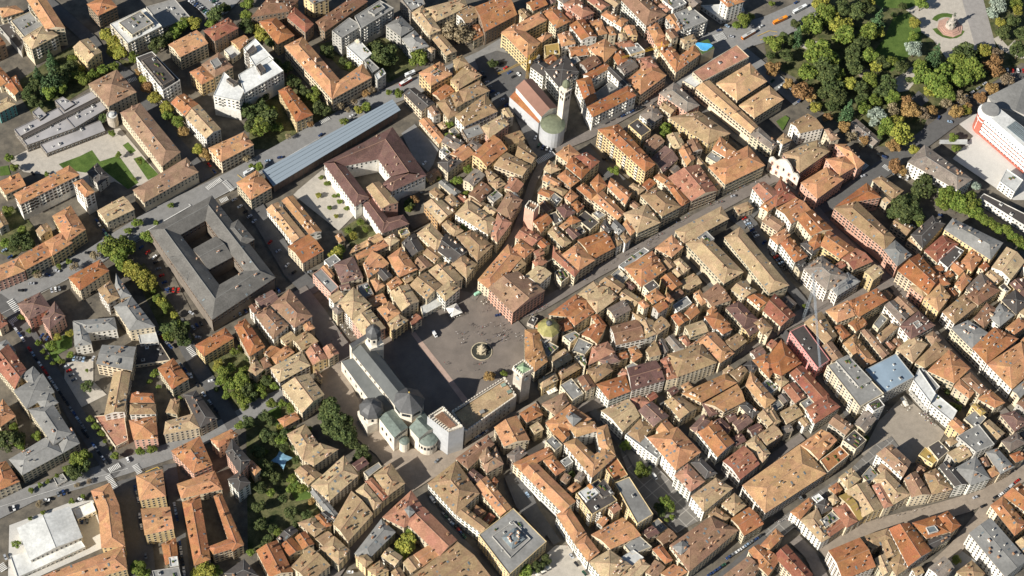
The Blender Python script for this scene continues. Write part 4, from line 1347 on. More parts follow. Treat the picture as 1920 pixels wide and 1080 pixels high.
def m_dormer(roof, wall):
    m = MB(); a, b, hh = 1.0, 1.6, 1.3
    P = [(-a, -b), (a, -b), (a, b), (-a, b)]; m.prism(P, -1.2, hh, wall)
    A, B, C, D = [(x * 1.2, y * 1.1, hh) for x, y in P]; E_, F_ = (0, -b * 1.1, hh + .7), (0, b * 1.1, hh + .7)
    m.face([A, E_, F_, D], roof); m.face([B, C, F_, E_], roof); m.face([A, B, E_], wall); m.face([C, D, F_], wall)
    m.box((0, -b - .03), 1.1, .08, .1, 1.1, GLASS); return m.mesh('dormer')
DOR = {}
def m_unit(a, b, c):
    m = MB(); m.box((0, 0), a, b, -.1, c, RM['w']); m.box((0, 0), a * .7, b * .7, c + .01, c + .15, RM['k']); return m.mesh('roof_vent')
def m_plant(a, b):
    m = MB(); m.box((0, 0), a, b, 0, .5, RM['r']); r = random.Random(int(a * 100))
    for _ in range(40):
        p = Vector((r.uniform(-a, a) * .5, r.uniform(-b, b) * .5, r.uniform(.5, 1.4))); s = .22; n = Vector((r.gauss(0, 1), r.gauss(0, 1), 1)).normalized(); u = n.orthogonal().normalized() * s; v = n.cross(u)
        m.face([p - u - v, p + u - v, p + u + v, p - u + v], GRN)
    return m.mesh('planter')
GRN = plain('planter_leaves', lin(.07, .14, .03), sc=2, amt=.5)
PLANT = [m_plant(2.4, .9), m_plant(1.2, 1.2), m_plant(3.6, .8)]
def m_awn(c):
    m = MB(); q_ = [(-2, -1.4), (2, -1.4), (2, 1.4), (-2, 1.4)]
    m.face([(q_[0][0], q_[0][1], 2.1), (q_[1][0], q_[1][1], 2.1), (q_[2][0], q_[2][1], 2.7), (q_[3][0], q_[3][1], 2.7)], c)
    for x, y in q_: m.tube((x, y, 0), (x, y, 2.1 if y < 0 else 2.7), .05, WM['g'])
    return m.mesh('awning')
AWN = [m_awn(WM['c']), m_awn(plain('orange_canvas', lin(.5, .22, .07))), m_awn(WM['w'])]
def m_balc():
    m = MB(); m.box((0, -.75), 3.0, 1.5, -1.3, -1.12, WM['w']); m.box((0, -1.45), 3.0, .08, -1.12, -.15, WM['w']); m.box((-1.46, -.75), .08, 1.32, -1.12, -.15, WM['w']); m.box((1.46, -.75), .08, 1.32, -1.12, -.15, WM['w'])
    m.box((0, -.1), 1.6, .06, -1.1, .95, GLASS); return m.mesh('balcony')
BALC = m_balc()
UNIT = [m_unit(1.6, 1.2, 1.1), m_unit(2.6, 1.6, 1.4), m_unit(1, 1, .9)]
def child(name, mesh, par, loc, rot=None, z=0.0):
    o = bpy.data.objects.new(name, mesh); COL.objects.link(o); o.parent = par
    if rot is None: o.location = loc; o.rotation_euler = (0, 0, z)
    else: o.matrix_local = Matrix.Translation(loc) @ rot.to_4x4()
    return o
ALLV = []; ALLF = []
def solid(pts):
    k = len(ALLV); ALLV.extend([tuple(p) for p in pts]); ALLF.append(tuple(range(k, k + len(pts))))
PITCH = 0.33
def same(a, b): return abs(a[0] - b[0]) + abs(a[1] - b[1]) < 2.0
def do_building(bi, b):
    ws = b['w']; P0 = []
    for k, w_ in enumerate(ws):
        h = w_['h'] + (0 if b['hint'] and k == 0 else 0)
        # slight natural variation so that terraces step; wings of one building stay level
        if len(ws) == 1: h += R.uniform(-.7, .7)
        w_['z'] = h + k * 0.013
        q = [W(x, y, h).xy for x, y in w_['px']]
        px = list(w_['px'])
        if not ccw(q): q = [q[1], q[0], q[3], q[2]]; px = [px[1], px[0], px[3], px[2]]
        L1 = (q[1] - q[0]).length + (q[2] - q[3]).length; L2 = (q[2] - q[1]).length + (q[3] - q[0]).length
        if w_['t'] == 'h' and L1 < L2 and len(ws) < 3: q = q[1:] + q[:1]; px = px[1:] + px[:1]; L1, L2 = L2, L1
        if w_['t'] == 'h' and len(ws) == 1 and not b['hint'] and L1 < L2 * 1.6 and R.random() < .55: w_['t'] = 'g'
        w_['q'] = q; w_['pxs'] = px; w_['L'] = (L1 / 2, L2 / 2); P0 += q
    c = sum(P0, Vector((0, 0))) / len(P0); org = (c.x, c.y, 0.0); b['c'] = c
    wall, roof = MB(), MB(); spots = []; area = 0; edges = []
    for w_ in ws:
        q, h, (L, D) = w_['q'], w_['z'], w_['L']; wm, rm = WM[w_['wc']], RM[w_['rc']]; area += L * D
        t = w_['t']
        qi = inset(q, .42 if t != 'f' else 0.0)
        open1 = any(o is not w_ and any(same(w_['pxs'][1], o['pxs'][i]) for i in range(4)) and any(same(w_['pxs'][2], o['pxs'][i]) for i in range(4)) for o in ws)
        open0 = any(o is not w_ and any(same(w_['pxs'][3], o['pxs'][i]) for i in range(4)) and any(same(w_['pxs'][0], o['pxs'][i]) for i in range(4)) for o in ws)
        zt = h - .1 if t != 'f' else h
        n = 4
        for i in range(n):
            a_, c_ = qi[i], qi[(i + 1) % n]
            F = [(a_.x, a_.y, 0), (c_.x, c_.y, 0), (c_.x, c_.y, zt), (a_.x, a_.y, zt)]
            wall.face(F, wm); solid(F); edges.append((a_, c_, zt, w_))
        if t == 'f':
            q2 = inset(q, .35); z2 = h - .55
            for i in range(4):
                a_, c_, d_, e_ = q[i], q[(i + 1) % 4], q2[(i + 1) % 4], q2[i]
                wall.face([(a_.x, a_.y, h), (c_.x, c_.y, h), (d_.x, d_.y, h), (e_.x, e_.y, h)], wm if w_['rc'] not in 'we' else RM[w_['rc']])
                wall.face([(e_.x, e_.y, h), (d_.x, d_.y, h), (d_.x, d_.y, z2), (e_.x, e_.y, z2)], wm)
            F = [(p.x, p.y, z2) for p in q2]; roof.face(F, rm); solid(F); spots.append((F, 'f', w_, min(L, D)))
            continue
        rise = (PITCH if not (w_['rc'] in 'wgmk' and D > 18) else .14) * D / 2
        e = [(p.x, p.y, h) for p in q]
        if t == 'p' or (t == 'h' and L < D * 1.12 and not (open0 or open1)):
            ap = (sum(p.x for p in q) / 4, sum(p.y for p in q) / 4, h + rise * 1.05)
            for i in range(4):
                F = [e[i], e[(i + 1) % 4], ap]; roof.tube((e[i][0], e[i][1], h + .02), ap, .13, RIDGE if w_['rc'] in 'otbraq' else RM['g']); roof.face(F, rm); solid(F); spots.append((F, t, w_, D))
            ends = []
        else:
            m0, m1 = (q[3] + q[0]) / 2, (q[1] + q[2]) / 2; ax = (m1 - m0).normalized()
            i0 = i1 = 0.0
            if t == 'h': i0 = 0 if open0 else D * .42; i1 = 0 if open1 else D * .42
            r0, r1 = m0 + ax * i0, m1 - ax * i1
            r0, r1 = (r0.x, r0.y, h + rise), (r1.x, r1.y, h + rise)
            for F in ([e[0], e[1], r1, r0], [e[2], e[3], r0, r1]):
                roof.face(F, rm); solid(F); spots.append((F, t, w_, D))
            for F, i_, op in (([e[1], e[2], r1], i1, open1), ([e[3], e[0], r0], i0, open0)):
                if op: continue
                roof.face(F, rm if i_ else wm); solid(F)
                if i_:
                    spots.append((F, 'e', w_, D))
                    for v_ in (F[0], F[1]): roof.tube((v_[0], v_[1], h + .02), F[2], .13, RIDGE if w_['rc'] in 'otbraq' else RM['g'])
            # ridge tiles
            roof.tube(r0, r1, .22, RIDGE if w_['rc'] not in 'kgsdmw' else RM['g'])
        for i in range(4):            # eaves board and soffit
            a_, c_ = e[i], e[(i + 1) % 4]; ai, ci = qi[i], qi[(i + 1) % 4]
            roof.face([(a_[0], a_[1], h - .28), (c_[0], c_[1], h - .28), c_, a_], rm if i % 2 else EAVE)
            roof.face([(ai.x, ai.y, h - .27), (ci.x, ci.y, h - .27), (c_[0], c_[1], h - .28), (a_[0], a_[1], h - .28)], EAVE)
    # names and labels
    w0 = ws[0]; t = w0['t']; big = area > 1100
    mk = w0['h'] >= 20
    shape = {'g': 'gabled', 'h': 'hipped', 'f': 'flat', 'p': 'pyramid'}[t]
    noun = 'block' if (mk or big) else ('shed' if w0['h'] < 9 else 'house')
    name = {'block': 'flat_roofed_block' if t == 'f' else ('large_hipped_building' if t == 'h' else 'large_gabled_building'), 'shed': 'shed', 'house': {'g': 'gabled_house', 'h': 'hipped_house', 'f': 'flat_roofed_house', 'p': 'square_house'}[t]}[noun]
    root = empty(name, org); b['root'] = root
    tag(root, cat={'block': 'large building', 'shed': 'shed', 'house': 'house'}[noun], group={'block': 'large blocks of the town', 'shed': 'low sheds and halls', 'house': 'houses of the town'}[noun])
    if b['hint']:
        hnt = b['hint']
        root['label'] = hnt if not hnt.startswith(('with ', 'bordering', 'closed', 'beside')) else '%s %s %s %s' % (CN[w0['rc']], shape, noun, hnt)
        if len(root['label'].split()) > 16: root['label'] = '%s %s %s' % (CN[w0['rc']], noun, hnt)
        if len(root['label'].split()) > 16: root['label'] = '%s %s' % (noun, hnt)
        if len(root['label'].split()) > 16: print('LONG', root['label'])
    else:
        sz = 'small ' if area < 150 else ''
        want(root, '%s%s %s %s with %s walls' % (sz, CN[w0['rc']], shape, noun, WN[w0['wc']]), noun, PX(Vector((c.x, c.y, w0['h']))))
    wall.obj('wall', root, org); roof.obj('roof', root, org)
    b['edges'] = edges; b['spots'] = spots; b['area'] = area; b['org'] = Vector(org)
RIDGE = plain('ridge_tiles', lin(.36, .22, .15)); EAVE = plain('eaves_board', lin(.3, .24, .18))
for bi, b in enumerate(BLD): do_building(bi, b)
# ---------------------------------------------------------------- roof and facade parts
BV = BVHTree.FromPolygons(ALLV, ALLF)
def visible(p, off=1.2):
    for dx in (0, -45, 45):
        c = CAM + Vector((dx, 0, 0)); d = (c - p).normalized()
        if BV.ray_cast(p + d * .3, d, 400)[0] is None: return True
    return False
def onroof(F):
    a, b_, c_ = Vector(F[0]), Vector(F[1]), Vector(F[2])
    if len(F) == 4:
        d = Vector(F[3]); u, v = R.uniform(.1, .9), R.uniform(.12, .88)
        return a.lerp(b_, u).lerp(d.lerp(c_, u), v)
    u = R.uniform(.15, .85); return a.lerp(b_, u).lerp(c_, R.uniform(.1, .6))
def fr(F):
    a, b_ = Vector(F[0]), Vector(F[1]); n = (b_ - a).cross(Vector(F[2]) - a).normalized()
    if n.z < 0: n = -n
    x = (b_ - a).normalized(); y = n.cross(x); return Matrix((x, y, n)).transposed()
cap = {'chimney': 0, 'skylight': 0, 'window': 0}
for b in BLD:
    root, org, area = b['root'], b['org'], b['area']
    fs = [s for s in b['spots']]; 
    def pick(kinds):
        c = [s for s in fs if s[1] in kinds]
        if not c: return None
        return R.choices(c, [max(1, (Vector(s[0][1]) - Vector(s[0][0])).length * s[3]) for s in c])[0]
    newb = b['w'][0]['rc'] in 'gwkm' 
    placed = []
    def free(p, d=2.2):
        if any((p - q_).length < d for q_ in placed): return False
        hit = BV.ray_cast(p + Vector((0, 0, .4)), Vector((0, 0, 1)), 60)
        if hit[0] is not None: return False
        placed.append(p.copy()); return True
    own = R.choice((0, 1, 5)), R.choice((2, 3, 4))
    nch = 0 if b['w'][0]['rc'] in 'wmle' else min(14, int(area / 55 + R.random() * 1.6)); b['chimneys'] = nch
    for _ in range(nch):
        s = pick('ghpe')
        if not s: break
        p = onroof(s[0])
        if not free(p): continue
        child('chimney', CHM[R.choice(own) if R.random() < .8 else R.randrange(6)], root, p - org, z=math.atan2(s[0][1][1] - s[0][0][1], s[0][1][0] - s[0][0][0]))
    if area > 60 and b['w'][0]['rc'] not in 'wle':
        for _ in range(min(12, int(area / 90 * R.random() * 1.7))):
            s = pick('gh')
            if not s or len(s[0]) < 4 or s[2]['rc'] in 'm': break
            p = onroof(s[0])
            if not free(p, 2.6): continue
            m_ = fr(s[0])
            child('skylight', R.choice(SKY), root, p - org + m_.col[2] * .06, rot=m_)
        if R.random() < .3 and area > 140:
            for _ in range(R.randint(1, 3)):
                s = pick('gh')
                if not s or len(s[0]) < 4: break
                F = s[0]; p = Vector(F[0]).lerp(Vector(F[1]), R.uniform(.2, .8)).lerp(Vector(F[3]).lerp(Vector(F[2]), .5), .5)
                if not free(p, 4): continue
                key = (s[2]['rc'], s[2]['wc'])
                if key not in DOR: DOR[key] = m_dormer(RM[key[0]], WM[key[1]])
                child('dormer', DOR[key], root, p - org, z=math.atan2(F[1][1] - F[0][1], F[1][0] - F[0][0]))
    for s in [s for s in fs if s[1] == 'f']:
        if s[2]['rc'] in 'lw' or s[3] < 5: continue
        for _ in range(min(10, int(s[3] * s[3] / 60) + 1)):
            p = onroof(s[0])
            if free(p, 4): child('roof_vent', R.choice(UNIT), root, p - org, z=math.atan2(s[0][1][1] - s[0][0][1], s[0][1][0] - s[0][0][0]))
    # planters, awnings on flat roofs
    for s in [s for s in fs if s[1] == 'f' and s[2]['rc'] in 'gkwo' and s[3] > 5]:
        if R.random() < .55 and s[2]['h'] > 9:
            for _ in range(R.randint(2, 5)):
                p = onroof(s[0])
                if free(p, 1.8): child('planter', R.choice(PLANT), root, p - org, z=math.atan2(s[0][1][1] - s[0][0][1], s[0][1][0] - s[0][0][0]))
            if R.random() < .5:
                p = onroof(s[0])
                if free(p, 3.2): child('awning', R.choice(AWN), root, p - org, z=math.atan2(s[0][1][1] - s[0][0][1], s[0][1][0] - s[0][0][0]))
    # windows
    wk = R.choice((0, 0, 1, 2)) if b['w'][0]['t'] != 'f' else 3
    nwin = 0; cand = []; tall = b['w'][0]['h'] >= 19 and b['w'][0]['wc'] in 'wcgyk'
    for a_, c_, zt, w_ in b['edges']:
        L = (c_ - a_).length
        if L < 3.2 or zt < 3.5: continue
        d = (c_ - a_) / L; nrm = Vector((d.y, -d.x, 0)); mid = (a_ + c_) / 2
        if nrm.dot((CAM - Vector((mid.x, mid.y, zt / 2))).normalized()) < .03: continue
        fl = max(1, round((zt - 1.0) / 3.35)); fh = (zt - .6) / fl; n = max(1, int((L - 1.2) / (3.1 if wk != 3 else 3.0)))
        ang = math.atan2(d.y, d.x)
        for f in range(fl):
            for k in range(n):
                p2 = a_ + d * (L * (k + .5) / n); z = fh * f + fh * .55
                cand.append((f if not (tall and k % 4 in (1,) and n > 4 and f > 0) else -9, Vector((p2.x, p2.y, z)), nrm, ang))
    cand.sort(key=lambda e: -e[1].z)
    for f, p, nrm, ang in cand:
        if nwin >= 100: break
        if not visible(p + nrm * .3): continue
        child('balcony' if f == -9 else 'window', BALC if f == -9 else WIN[wk], root, p + nrm * .02 - org, z=ang); nwin += 1
    cap['window'] += nwin; cap['chimney'] += nch
print('buildings', len(BLD), 'parts', cap)
# ---------------------------------------------------------------- landmarks, each a thing of its own
def C1(x, y): return (600 + x / 4, 560 + y / 4)
def G(p, z): return W(p[0], p[1], z)
def quadz(pts, z):
    q = [G(p, z).xy for p in pts]
    return q if ccw(q) else [q[1], q[0], q[3], q[2]]
def gable_on(wall, roof, q, z, wm, rm, pitch=.5, hip=False, z0=0):
    D = ((q[2] - q[1]).length + (q[3] - q[0]).length) / 2; rise = D / 2 * pitch
    qi = inset(q, .3)
    for i in range(4):
        a, c = qi[i], qi[(i + 1) % 4]; wall.face([(a.x, a.y, z0), (c.x, c.y, z0), (c.x, c.y, z - .05), (a.x, a.y, z - .05)], wm)
    m0, m1 = (q[3] + q[0]) / 2, (q[1] + q[2]) / 2; ax = (m1 - m0).normalized() * (D * .42 if hip else 0)
    r0, r1 = m0 + ax, m1 - ax; r0, r1 = (r0.x, r0.y, z + rise), (r1.x, r1.y, z + rise); e = [(p.x, p.y, z) for p in q]
    roof.face([e[0], e[1], r1, r0], rm); roof.face([e[2], e[3], r0, r1], rm)
    for F in ([e[1], e[2], r1], [e[3], e[0], r0]): (roof if hip else wall).face(F, rm if hip else wm)
    roof.face([(p[0], p[1], z - .3) for p in e][::-1], rm)
    for i in range(4):
        a, c = e[i], e[(i + 1) % 4]; roof.face([(a[0], a[1], z - .3), (c[0], c[1], z - .3), c, a], rm)
LEAD = plain('lead_sheet', lin(.115, .12, .115), .55, sc=.25, amt=.12, ovar=.02)
LEADD = plain('dark_lead', lin(.10, .10, .10), .5, sc=.4, amt=.2, ovar=.02)
PALE = plain('pale_limestone', lin(.66, .60, .50), sc=.8, amt=.16, ovar=.02)
COPPER = plain('verdigris_copper', lin(.155, .185, .16), .65, sc=.5, amt=.3, ovar=.02)
SHEET = plain('white_scaffold_sheeting', lin(.43, .435, .44), .6, sc=.3, amt=.1, ovar=.02)
OLIVE = plain('olive_copper', lin(.17, .185, .12), .7, sc=.4, amt=.25, ovar=.02)
def winrow(root, org, a, c, z, n, mesh, t0=.1, t1=.9):
    """windows along the wall line a->c (outward is to the right of the direction)"""
    d = (c - a); L = d.length; d = d / L; nr = Vector((d.y, -d.x)); ang = math.atan2(d.y, d.x)
    for k in range(n):
        p = a + d * L * (t0 + (t1 - t0) * (k + .5) / n) + nr * .06
        child('window', mesh, root, Vector((p.x, p.y, z)) - Vector(org), z=ang)
ARCH = MB(); ARCH.box((0, -.05), 1.5, .12, -1.7, 1.4, GLASS); ARCH.box((0, -.03), 1.9, .08, -1.9, -1.7, TRIM); ARCH.lathe((0, -.02), [(.0, 1.4), (.75, 1.41)], 8, GLASS, sy=.12); ARCH = ARCH.mesh('window')
# --- cathedral
org = tuple(W(*C1(420, 600), 0)); org = (org[0], org[1], 0.0)
ca = empty('cathedral', org); tag(ca, 'long stone cathedral with grey lead roofs and green copper apses beside the square', 'cathedral')
wall, roof = MB(), MB()
qn = quadz([C1(238, 400), C1(565, 805), C1(690, 730), C1(362, 318)], 24); gable_on(wall, roof, qn, 24, PALE, LEAD, .5)
# right aisle and left aisle, lean-to roofs
def leanto(outer, inner, zo, zi, wm, rm):
    a, b_ = [G(p, zo) for p in outer]; c_, d = [G(p, zi) for p in inner]
    roof.face([a, b_, c_, d], rm); 
    for p, q_ in ((a, b_), (b_, c_), (d, a)): wall.face([(p.x, p.y, 0), (q_.x, q_.y, 0), (q_.x, q_.y, q_.z - .1), (p.x, p.y, p.z - .1)], wm)
leanto([C1(158, 470), C1(470, 900)], [C1(585, 850), C1(268, 440)], 14, 18, PALE, LEAD)
leanto([C1(730, 800), C1(440, 400)], [C1(385, 400), C1(660, 760)], 13, 17, PALE, LEAD)
# transepts and choir
gable_on(wall, roof, quadz([C1(440, 893), C1(556, 1045), C1(662, 965), C1(548, 828)], 21), 21, PALE, COPPER, .3)
gable_on(wall, roof, quadz([C1(665, 965), C1(742, 1050), C1(880, 965), C1(790, 872)], 20), 20, PALE, COPPER, .45)
gable_on(wall, roof, quadz([C1(700, 880), C1(790, 980), C1(850, 930), C1(760, 830)], 20), 20.02, PALE, COPPER, .4)
wall.obj('wall', ca, org); roof.obj('roof', ca, org)
m = MB(); ctr = G(C1(808, 1040), 14); m.lathe(ctr, [(7, 0), (7, 13.6), (7.4, 13.7), (7.4, 14.3)], 20, PALE); m.lathe(ctr, [(7.4, 14.31), (5, 16.3), (2, 17.6), (0.01, 18)], 20, COPPER); m.obj('apse', ca, org)
for k in range(9):
    t = math.radians(200 + k * 20); p = Vector((ctr.x + 7.05 * math.cos(t), ctr.y + 7.05 * math.sin(t), 9.5)); child('window', ARCH, ca, p - Vector(org), z=t + math.pi / 2)
ctr = G((480 + 1112 / 4, 810 + 62 / 4), 12); m = MB(); m.lathe(ctr, [(3.6, 0), (3.6, 12)], 14, PALE); m.lathe(ctr, [(3.9, 12.01), (2.4, 13.4), (0.01, 14)], 14, COPPER); m.obj('small_apse', ca, org)
ctr = G(C1(668, 768), 30); m = MB(); m.lathe(ctr, [(10.4, 10), (10.4, 29.4), (11, 29.5), (11, 30)], 8, PALE, rot=.3); m.obj('drum', ca, org)
m = MB(); m.lathe(ctr, [(11.2, 30.01), (7.4, 34), (3, 38), (.3, 40.6), (.3, 41.5)], 8, LEADD, rot=.3); m.lathe(ctr, [(.5, 41.5), (.6, 42.2), (.02, 43.4)], 6, plain('gilded_ball', lin(.5, .35, .1), .4)); m.obj('dome_roof', ca, org)
for k in range(8):
    t0 = .3 + k * math.pi / 4; 
    for u in (.22, .4, .6, .78):
        a_ = Vector((ctr.x + 10.45 * math.cos(t0), ctr.y + 10.45 * math.sin(t0))); b2 = Vector((ctr.x + 10.45 * math.cos(t0 + math.pi / 4), ctr.y + 10.45 * math.sin(t0 + math.pi / 4)))
        p = a_.lerp(b2, u); child('window', ARCH, ca, Vector((p.x, p.y, 26.4)) - Vector(org), z=math.atan2(b2.y - a_.y, b2.x - a_.x))
# corner turret of the crossing, front gable parapet
ctr = G(C1(660, 880), 20); m = MB(); m.lathe(ctr, [(2.4, 8), (2.4, 22)], 10, PALE); m.lathe(ctr, [(2.6, 22.01), (.02, 24.4)], 10, PALE); m.obj('turret', ca, org)
q = quadz([C1(222, 372), C1(238, 402), C1(372, 318), C1(352, 290)], 24)
m = MB(); m.prism(q, 0, 29.5, PALE, LEADD); m.obj('facade', ca, org)
a_, c_ = [G(C1(*p), 14).xy for p in ((158, 470), (470, 900))]; winrow(ca, org, a_, c_, 8.5, 7, ARCH, .04, .95)
a_, c_ = [G(C1(*p), 24).xy for p in ((238, 400), (565, 805))]; winrow(ca, org, a_, c_, 21.5, 7, WIN[0], .05, .8)
a_, c_ = [G(C1(*p), 21).xy for p in ((556, 1045), (662, 965))]; winrow(ca, org, a_, c_, 19, 7, WIN[0], .05, .95)
a_, c_ = [G(C1(*p), 21).xy for p in ((440, 893), (556, 1045))]; winrow(ca, org, a_, c_, 12, 3, ARCH)
# bell tower with onion dome (north-west) and the squat domed tower (south)
def domed(name, ctr_px, zb, rb, half, prof, label_parts, rot):
    c0 = G(ctr_px, zb); m = MB()
    m.box(c0, half * 2, half * 2, 0, zb - 10 if zb > 30 else zb - 8, PALE, rot=rot); zz = zb - 10 if zb > 30 else zb - 8
    m.obj('tower_shaft', ca, org)
    m = MB(); m.lathe(c0, [(half * 1.12, zz + .01), (rb * .96, zz + 1.5), (rb * .96, zb - .5), (rb * 1.08, zb - .4), (rb * 1.08, zb)], 8, PALE, rot=rot); m.obj('belfry', ca, org)
    m = MB(); m.lathe(c0, [(r * rb, zb + z) for r, z in prof], 8, LEADD, rot=rot); m.obj('dome_roof', ca, org)
    for k in range(8):
        t = rot + (k + .5) * math.pi / 4; r_ = rb * .96 * math.cos(math.pi / 8) + .05
        child('window', ARCH, ca, Vector((c0.x + r_ * math.cos(t), c0.y + r_ * math.sin(t), zb - 3.6)) - Vector(org), z=t + math.pi / 2)
domed('bell', C1(400, 262), 38, 5.2, 5.4, [(1.1, .01), (1.12, 1.2), (1.08, 3.4), (.9, 5.6), (.5, 7.4), (.2, 9), (.08, 11), (.08, 12)], None, .62)
domed('south', C1(385, 828), 22, 8.2, 7.2, [(1.1, .01), (1.08, 1.6), (.92, 3.8), (.6, 6), (.25, 7.6), (.08, 8.2), (.08, 9.5)], None, .62)
# --- sheeted church tower at the apse end
q = quadz([C1(805, 882), C1(965, 1003), C1(1080, 965), C1(922, 805)], 33); c0 = sum(q, Vector((0, 0))) / 4; org = (c0.x, c0.y, 0.0)
e_ = empty('scaffolded_tower', org); tag(e_, 'square tower wrapped in white scaffold sheeting at the cathedral apse', 'tower')
m = MB(); 
for i in range(4):
    a, c = q[i], q[(i + 1) % 4]; m.face([(a.x, a.y, 0), (c.x, c.y, 0), (c.x, c.y, 33), (a.x, a.y, 33)], SHEET)
q2 = inset(q, 3.2); m.face([(p.x, p.y, 31.8) for p in q], PALE); m.obj('sheeting', e_, org)
m = MB(); m.prism(q2, 31.81, 33.2, WM['b'], RM['b']); m.obj('inner_roof', e_, org)
m = MB()
for i in range(4):
    a, c = q[i], q[(i + 1) % 4]; n = 9
    for k in range(n): 
        p = a.lerp(c, (k + .5) / n); p = p + (c0 - p).normalized() * .9; m.box(p, .9, .9, 31.81, 33.9, PALE, rot=.6)
m.obj('battlement', e_, org)
# --- episcopal palace with swallow battlements and its clock tower
q = quadz([C1(985, 850), C1(1090, 1005), C1(1475, 735), C1(1385, 592)], 20); c0 = sum(q, Vector((0, 0))) / 4; org = (c0.x, c0.y, 0.0)
pp = empty('battlemented_palace', org); tag(pp, 'long stone palace with white battlements round its brown tiled roof beside the clock tower', 'palace')
wall, roof, bat = MB(), MB(), MB()
qr = inset(q, 1.6)
for i in range(4):
    a, c = q[i], q[(i + 1) % 4]; wall.face([(a.x, a.y, 0), (c.x, c.y, 0), (c.x, c.y, 20), (a.x, a.y, 20)], WM['s'])
    L = (c - a).length; n = int(L / 2.3); d = (c - a) / L; nn = Vector((-d.y, d.x)) * .35
    for k in range(n):
        p = a + d * (L * (k + .5) / n) + nn; bat.box(p, 1.2, .65, 20.01, 21.9, PALE, rot=math.atan2(d.y, d.x))
for i in range(4):
    a, c, d_, e2 = q[i], q[(i + 1) % 4], qr[(i + 1) % 4], qr[i]; wall.face([(a.x, a.y, 20), (c.x, c.y, 20), (d_.x, d_.y, 20), (e2.x, e2.y, 20)], WM['s'])
m0, m1 = (qr[0] + qr[3]) / 2, (qr[1] + qr[2]) / 2
L1, L2 = (qr[1] - qr[0]).length, (qr[2] - qr[1]).length
if L1 < L2: m0, m1 = (qr[0] + qr[1]) / 2, (qr[3] + qr[2]) / 2; F1 = [qr[1], qr[2], m1, m0]; F2 = [qr[3], qr[0], m0, m1]
else: F1 = [qr[0], qr[1], m1, m0]; F2 = [qr[2], qr[3], m0, m1]
for F in (F1, F2): roof.face([(F[0].x, F[0].y, 19.2), (F[1].x, F[1].y, 19.2), (F[2].x, F[2].y, 22), (F[3].x, F[3].y, 22)], RM['t'])
wall.obj('wall', pp, org); roof.obj('roof', pp, org); bat.obj('battlement', pp, org)
for x, y, mt in ((1215, 850, 'g'), (1420, 700, 'n'), (1375, 650, 'n'), (1335, 745, 'a')):
    g = G(C1(x, y), 21.4); m = MB(); m.box(g, 3.6 if mt != 'a' else 1.5, 2.6 if mt != 'a' else 1.2, 20, 22.2, WM['b'], rot=.6, top=RM[mt]); m.obj('dormer', pp, org)
for i in range(4):
    a, c = q[i], q[(i + 1) % 4]; L = (c - a).length
    for z in (6, 11.5, 16.5): winrow(pp, org, a, c, z, int(L / 5), WIN[0])
# clock tower
tq = [(920 + x / 7.2, 640 + y / 7.2) for x, y in ((292, 350), (428, 466), (585, 375), (446, 245))]
q = quadz(tq, 41); c0 = sum(q, Vector((0, 0))) / 4; org = (c0.x, c0.y, 0.0); qi = inset(q, .9)
ct = empty('clock_tower', org); tag(ct, 'tall square stone clock tower with battlements and green patched roof by the fountain square', 'tower')
m = MB(); m.prism(qi, 0, 37.5, WM['s']); 
q3 = [q[i] for i in range(4)]
m.prism(q3, 37.51, 40, PALE, bottom=True); m.obj('shaft', ct, org)
m = MB()
for i in range(4):
    a, c = q[i], q[(i + 1) % 4]
    for k in range(5): p = a.lerp(c, (k + .5) / 5); p = p + (c0 - p).normalized() * .45; m.box(p, 1.1, .7, 40.01, 42.2, PALE, rot=math.atan2((c - a).y, (c - a).x))
m.obj('battlement', ct, org)
qq = inset(q, 1.3); ap = (c0.x, c0.y, 43.2)
roofg = plain('patched_green_tiles', lin(.30, .40, .24), .7, sc=.9, amt=.4)
m = MB()
for i in range(4): m.face([(qq[i].x, qq[i].y, 40.6), (qq[(i + 1) % 4].x, qq[(i + 1) % 4].y, 40.6), ap], roofg)
m.obj('roof', ct, org)
CLK = MB(); 
CLK.lathe((0, 0), [(1.9, 0), (1.9, .1)], 20, plain('clock_face', lin(.35, .42, .45), .6)); CLK.box((0, .6), .16, 1.2, .11, .16, RM['y']); CLK.box((.4, 0), .8, .16, .11, .16, RM['y']); CLK = CLK.mesh('clock_face')
for i in range(4):
    a, c = qi[i], qi[(i + 1) % 4]; d = (c - a).normalized(); nr = Vector((d.y, -d.x, 0)); mid = (a + c) / 2
    if nr.dot(CAM) < 0 and nr.y > 0: continue
    rot = Matrix((Vector((d.x, d.y, 0)), Vector((0, 0, 1)), nr)).transposed()
    child('clock_face', CLK, ct, Vector((mid.x, mid.y, 31)) + nr * .05 - Vector(org), rot=rot)
    child('window', ARCH, ct, Vector((mid.x, mid.y, 35.4)) + nr * .05 - Vector(org), z=math.atan2(d.y, d.x))
# --- fountain
c0 = W(903, 660, 0); f = empty('fountain', (c0.x, c0.y, 0)); tag(f, 'round stone fountain with tall baroque figures in the middle of the big square', 'fountain')
STN = plain('weathered_fountain_stone', lin(.42, .36, .25), sc=1.5, amt=.35); DK = plain('dark_basin_water', lin(.05, .05, .04), .15)
def lpart(name, prof, n, mat, par=f, c=(0, 0), rot=0, **k):
    m = MB(); m.lathe(c, prof, n, mat, rot, **k); return m.obj(name, par)
lpart('basin', [(8.6, 0), (8.6, .4), (7.9, .4), (7.9, 1.2), (7.3, 1.2), (7.3, .7)], 16, STN); lpart('water', [(7.3, .8), (7.29, .82)], 16, DK)
lpart('pedestal', [(3.4, .8), (3.6, 2.2), (2.6, 2.6), (2.2, 4.2), (3, 4.6), (3, 4.9), (1.4, 5.2), (1.1, 7), (1.9, 7.4), (1.7, 7.7), (.7, 8), (.6, 9)], 12, STN)
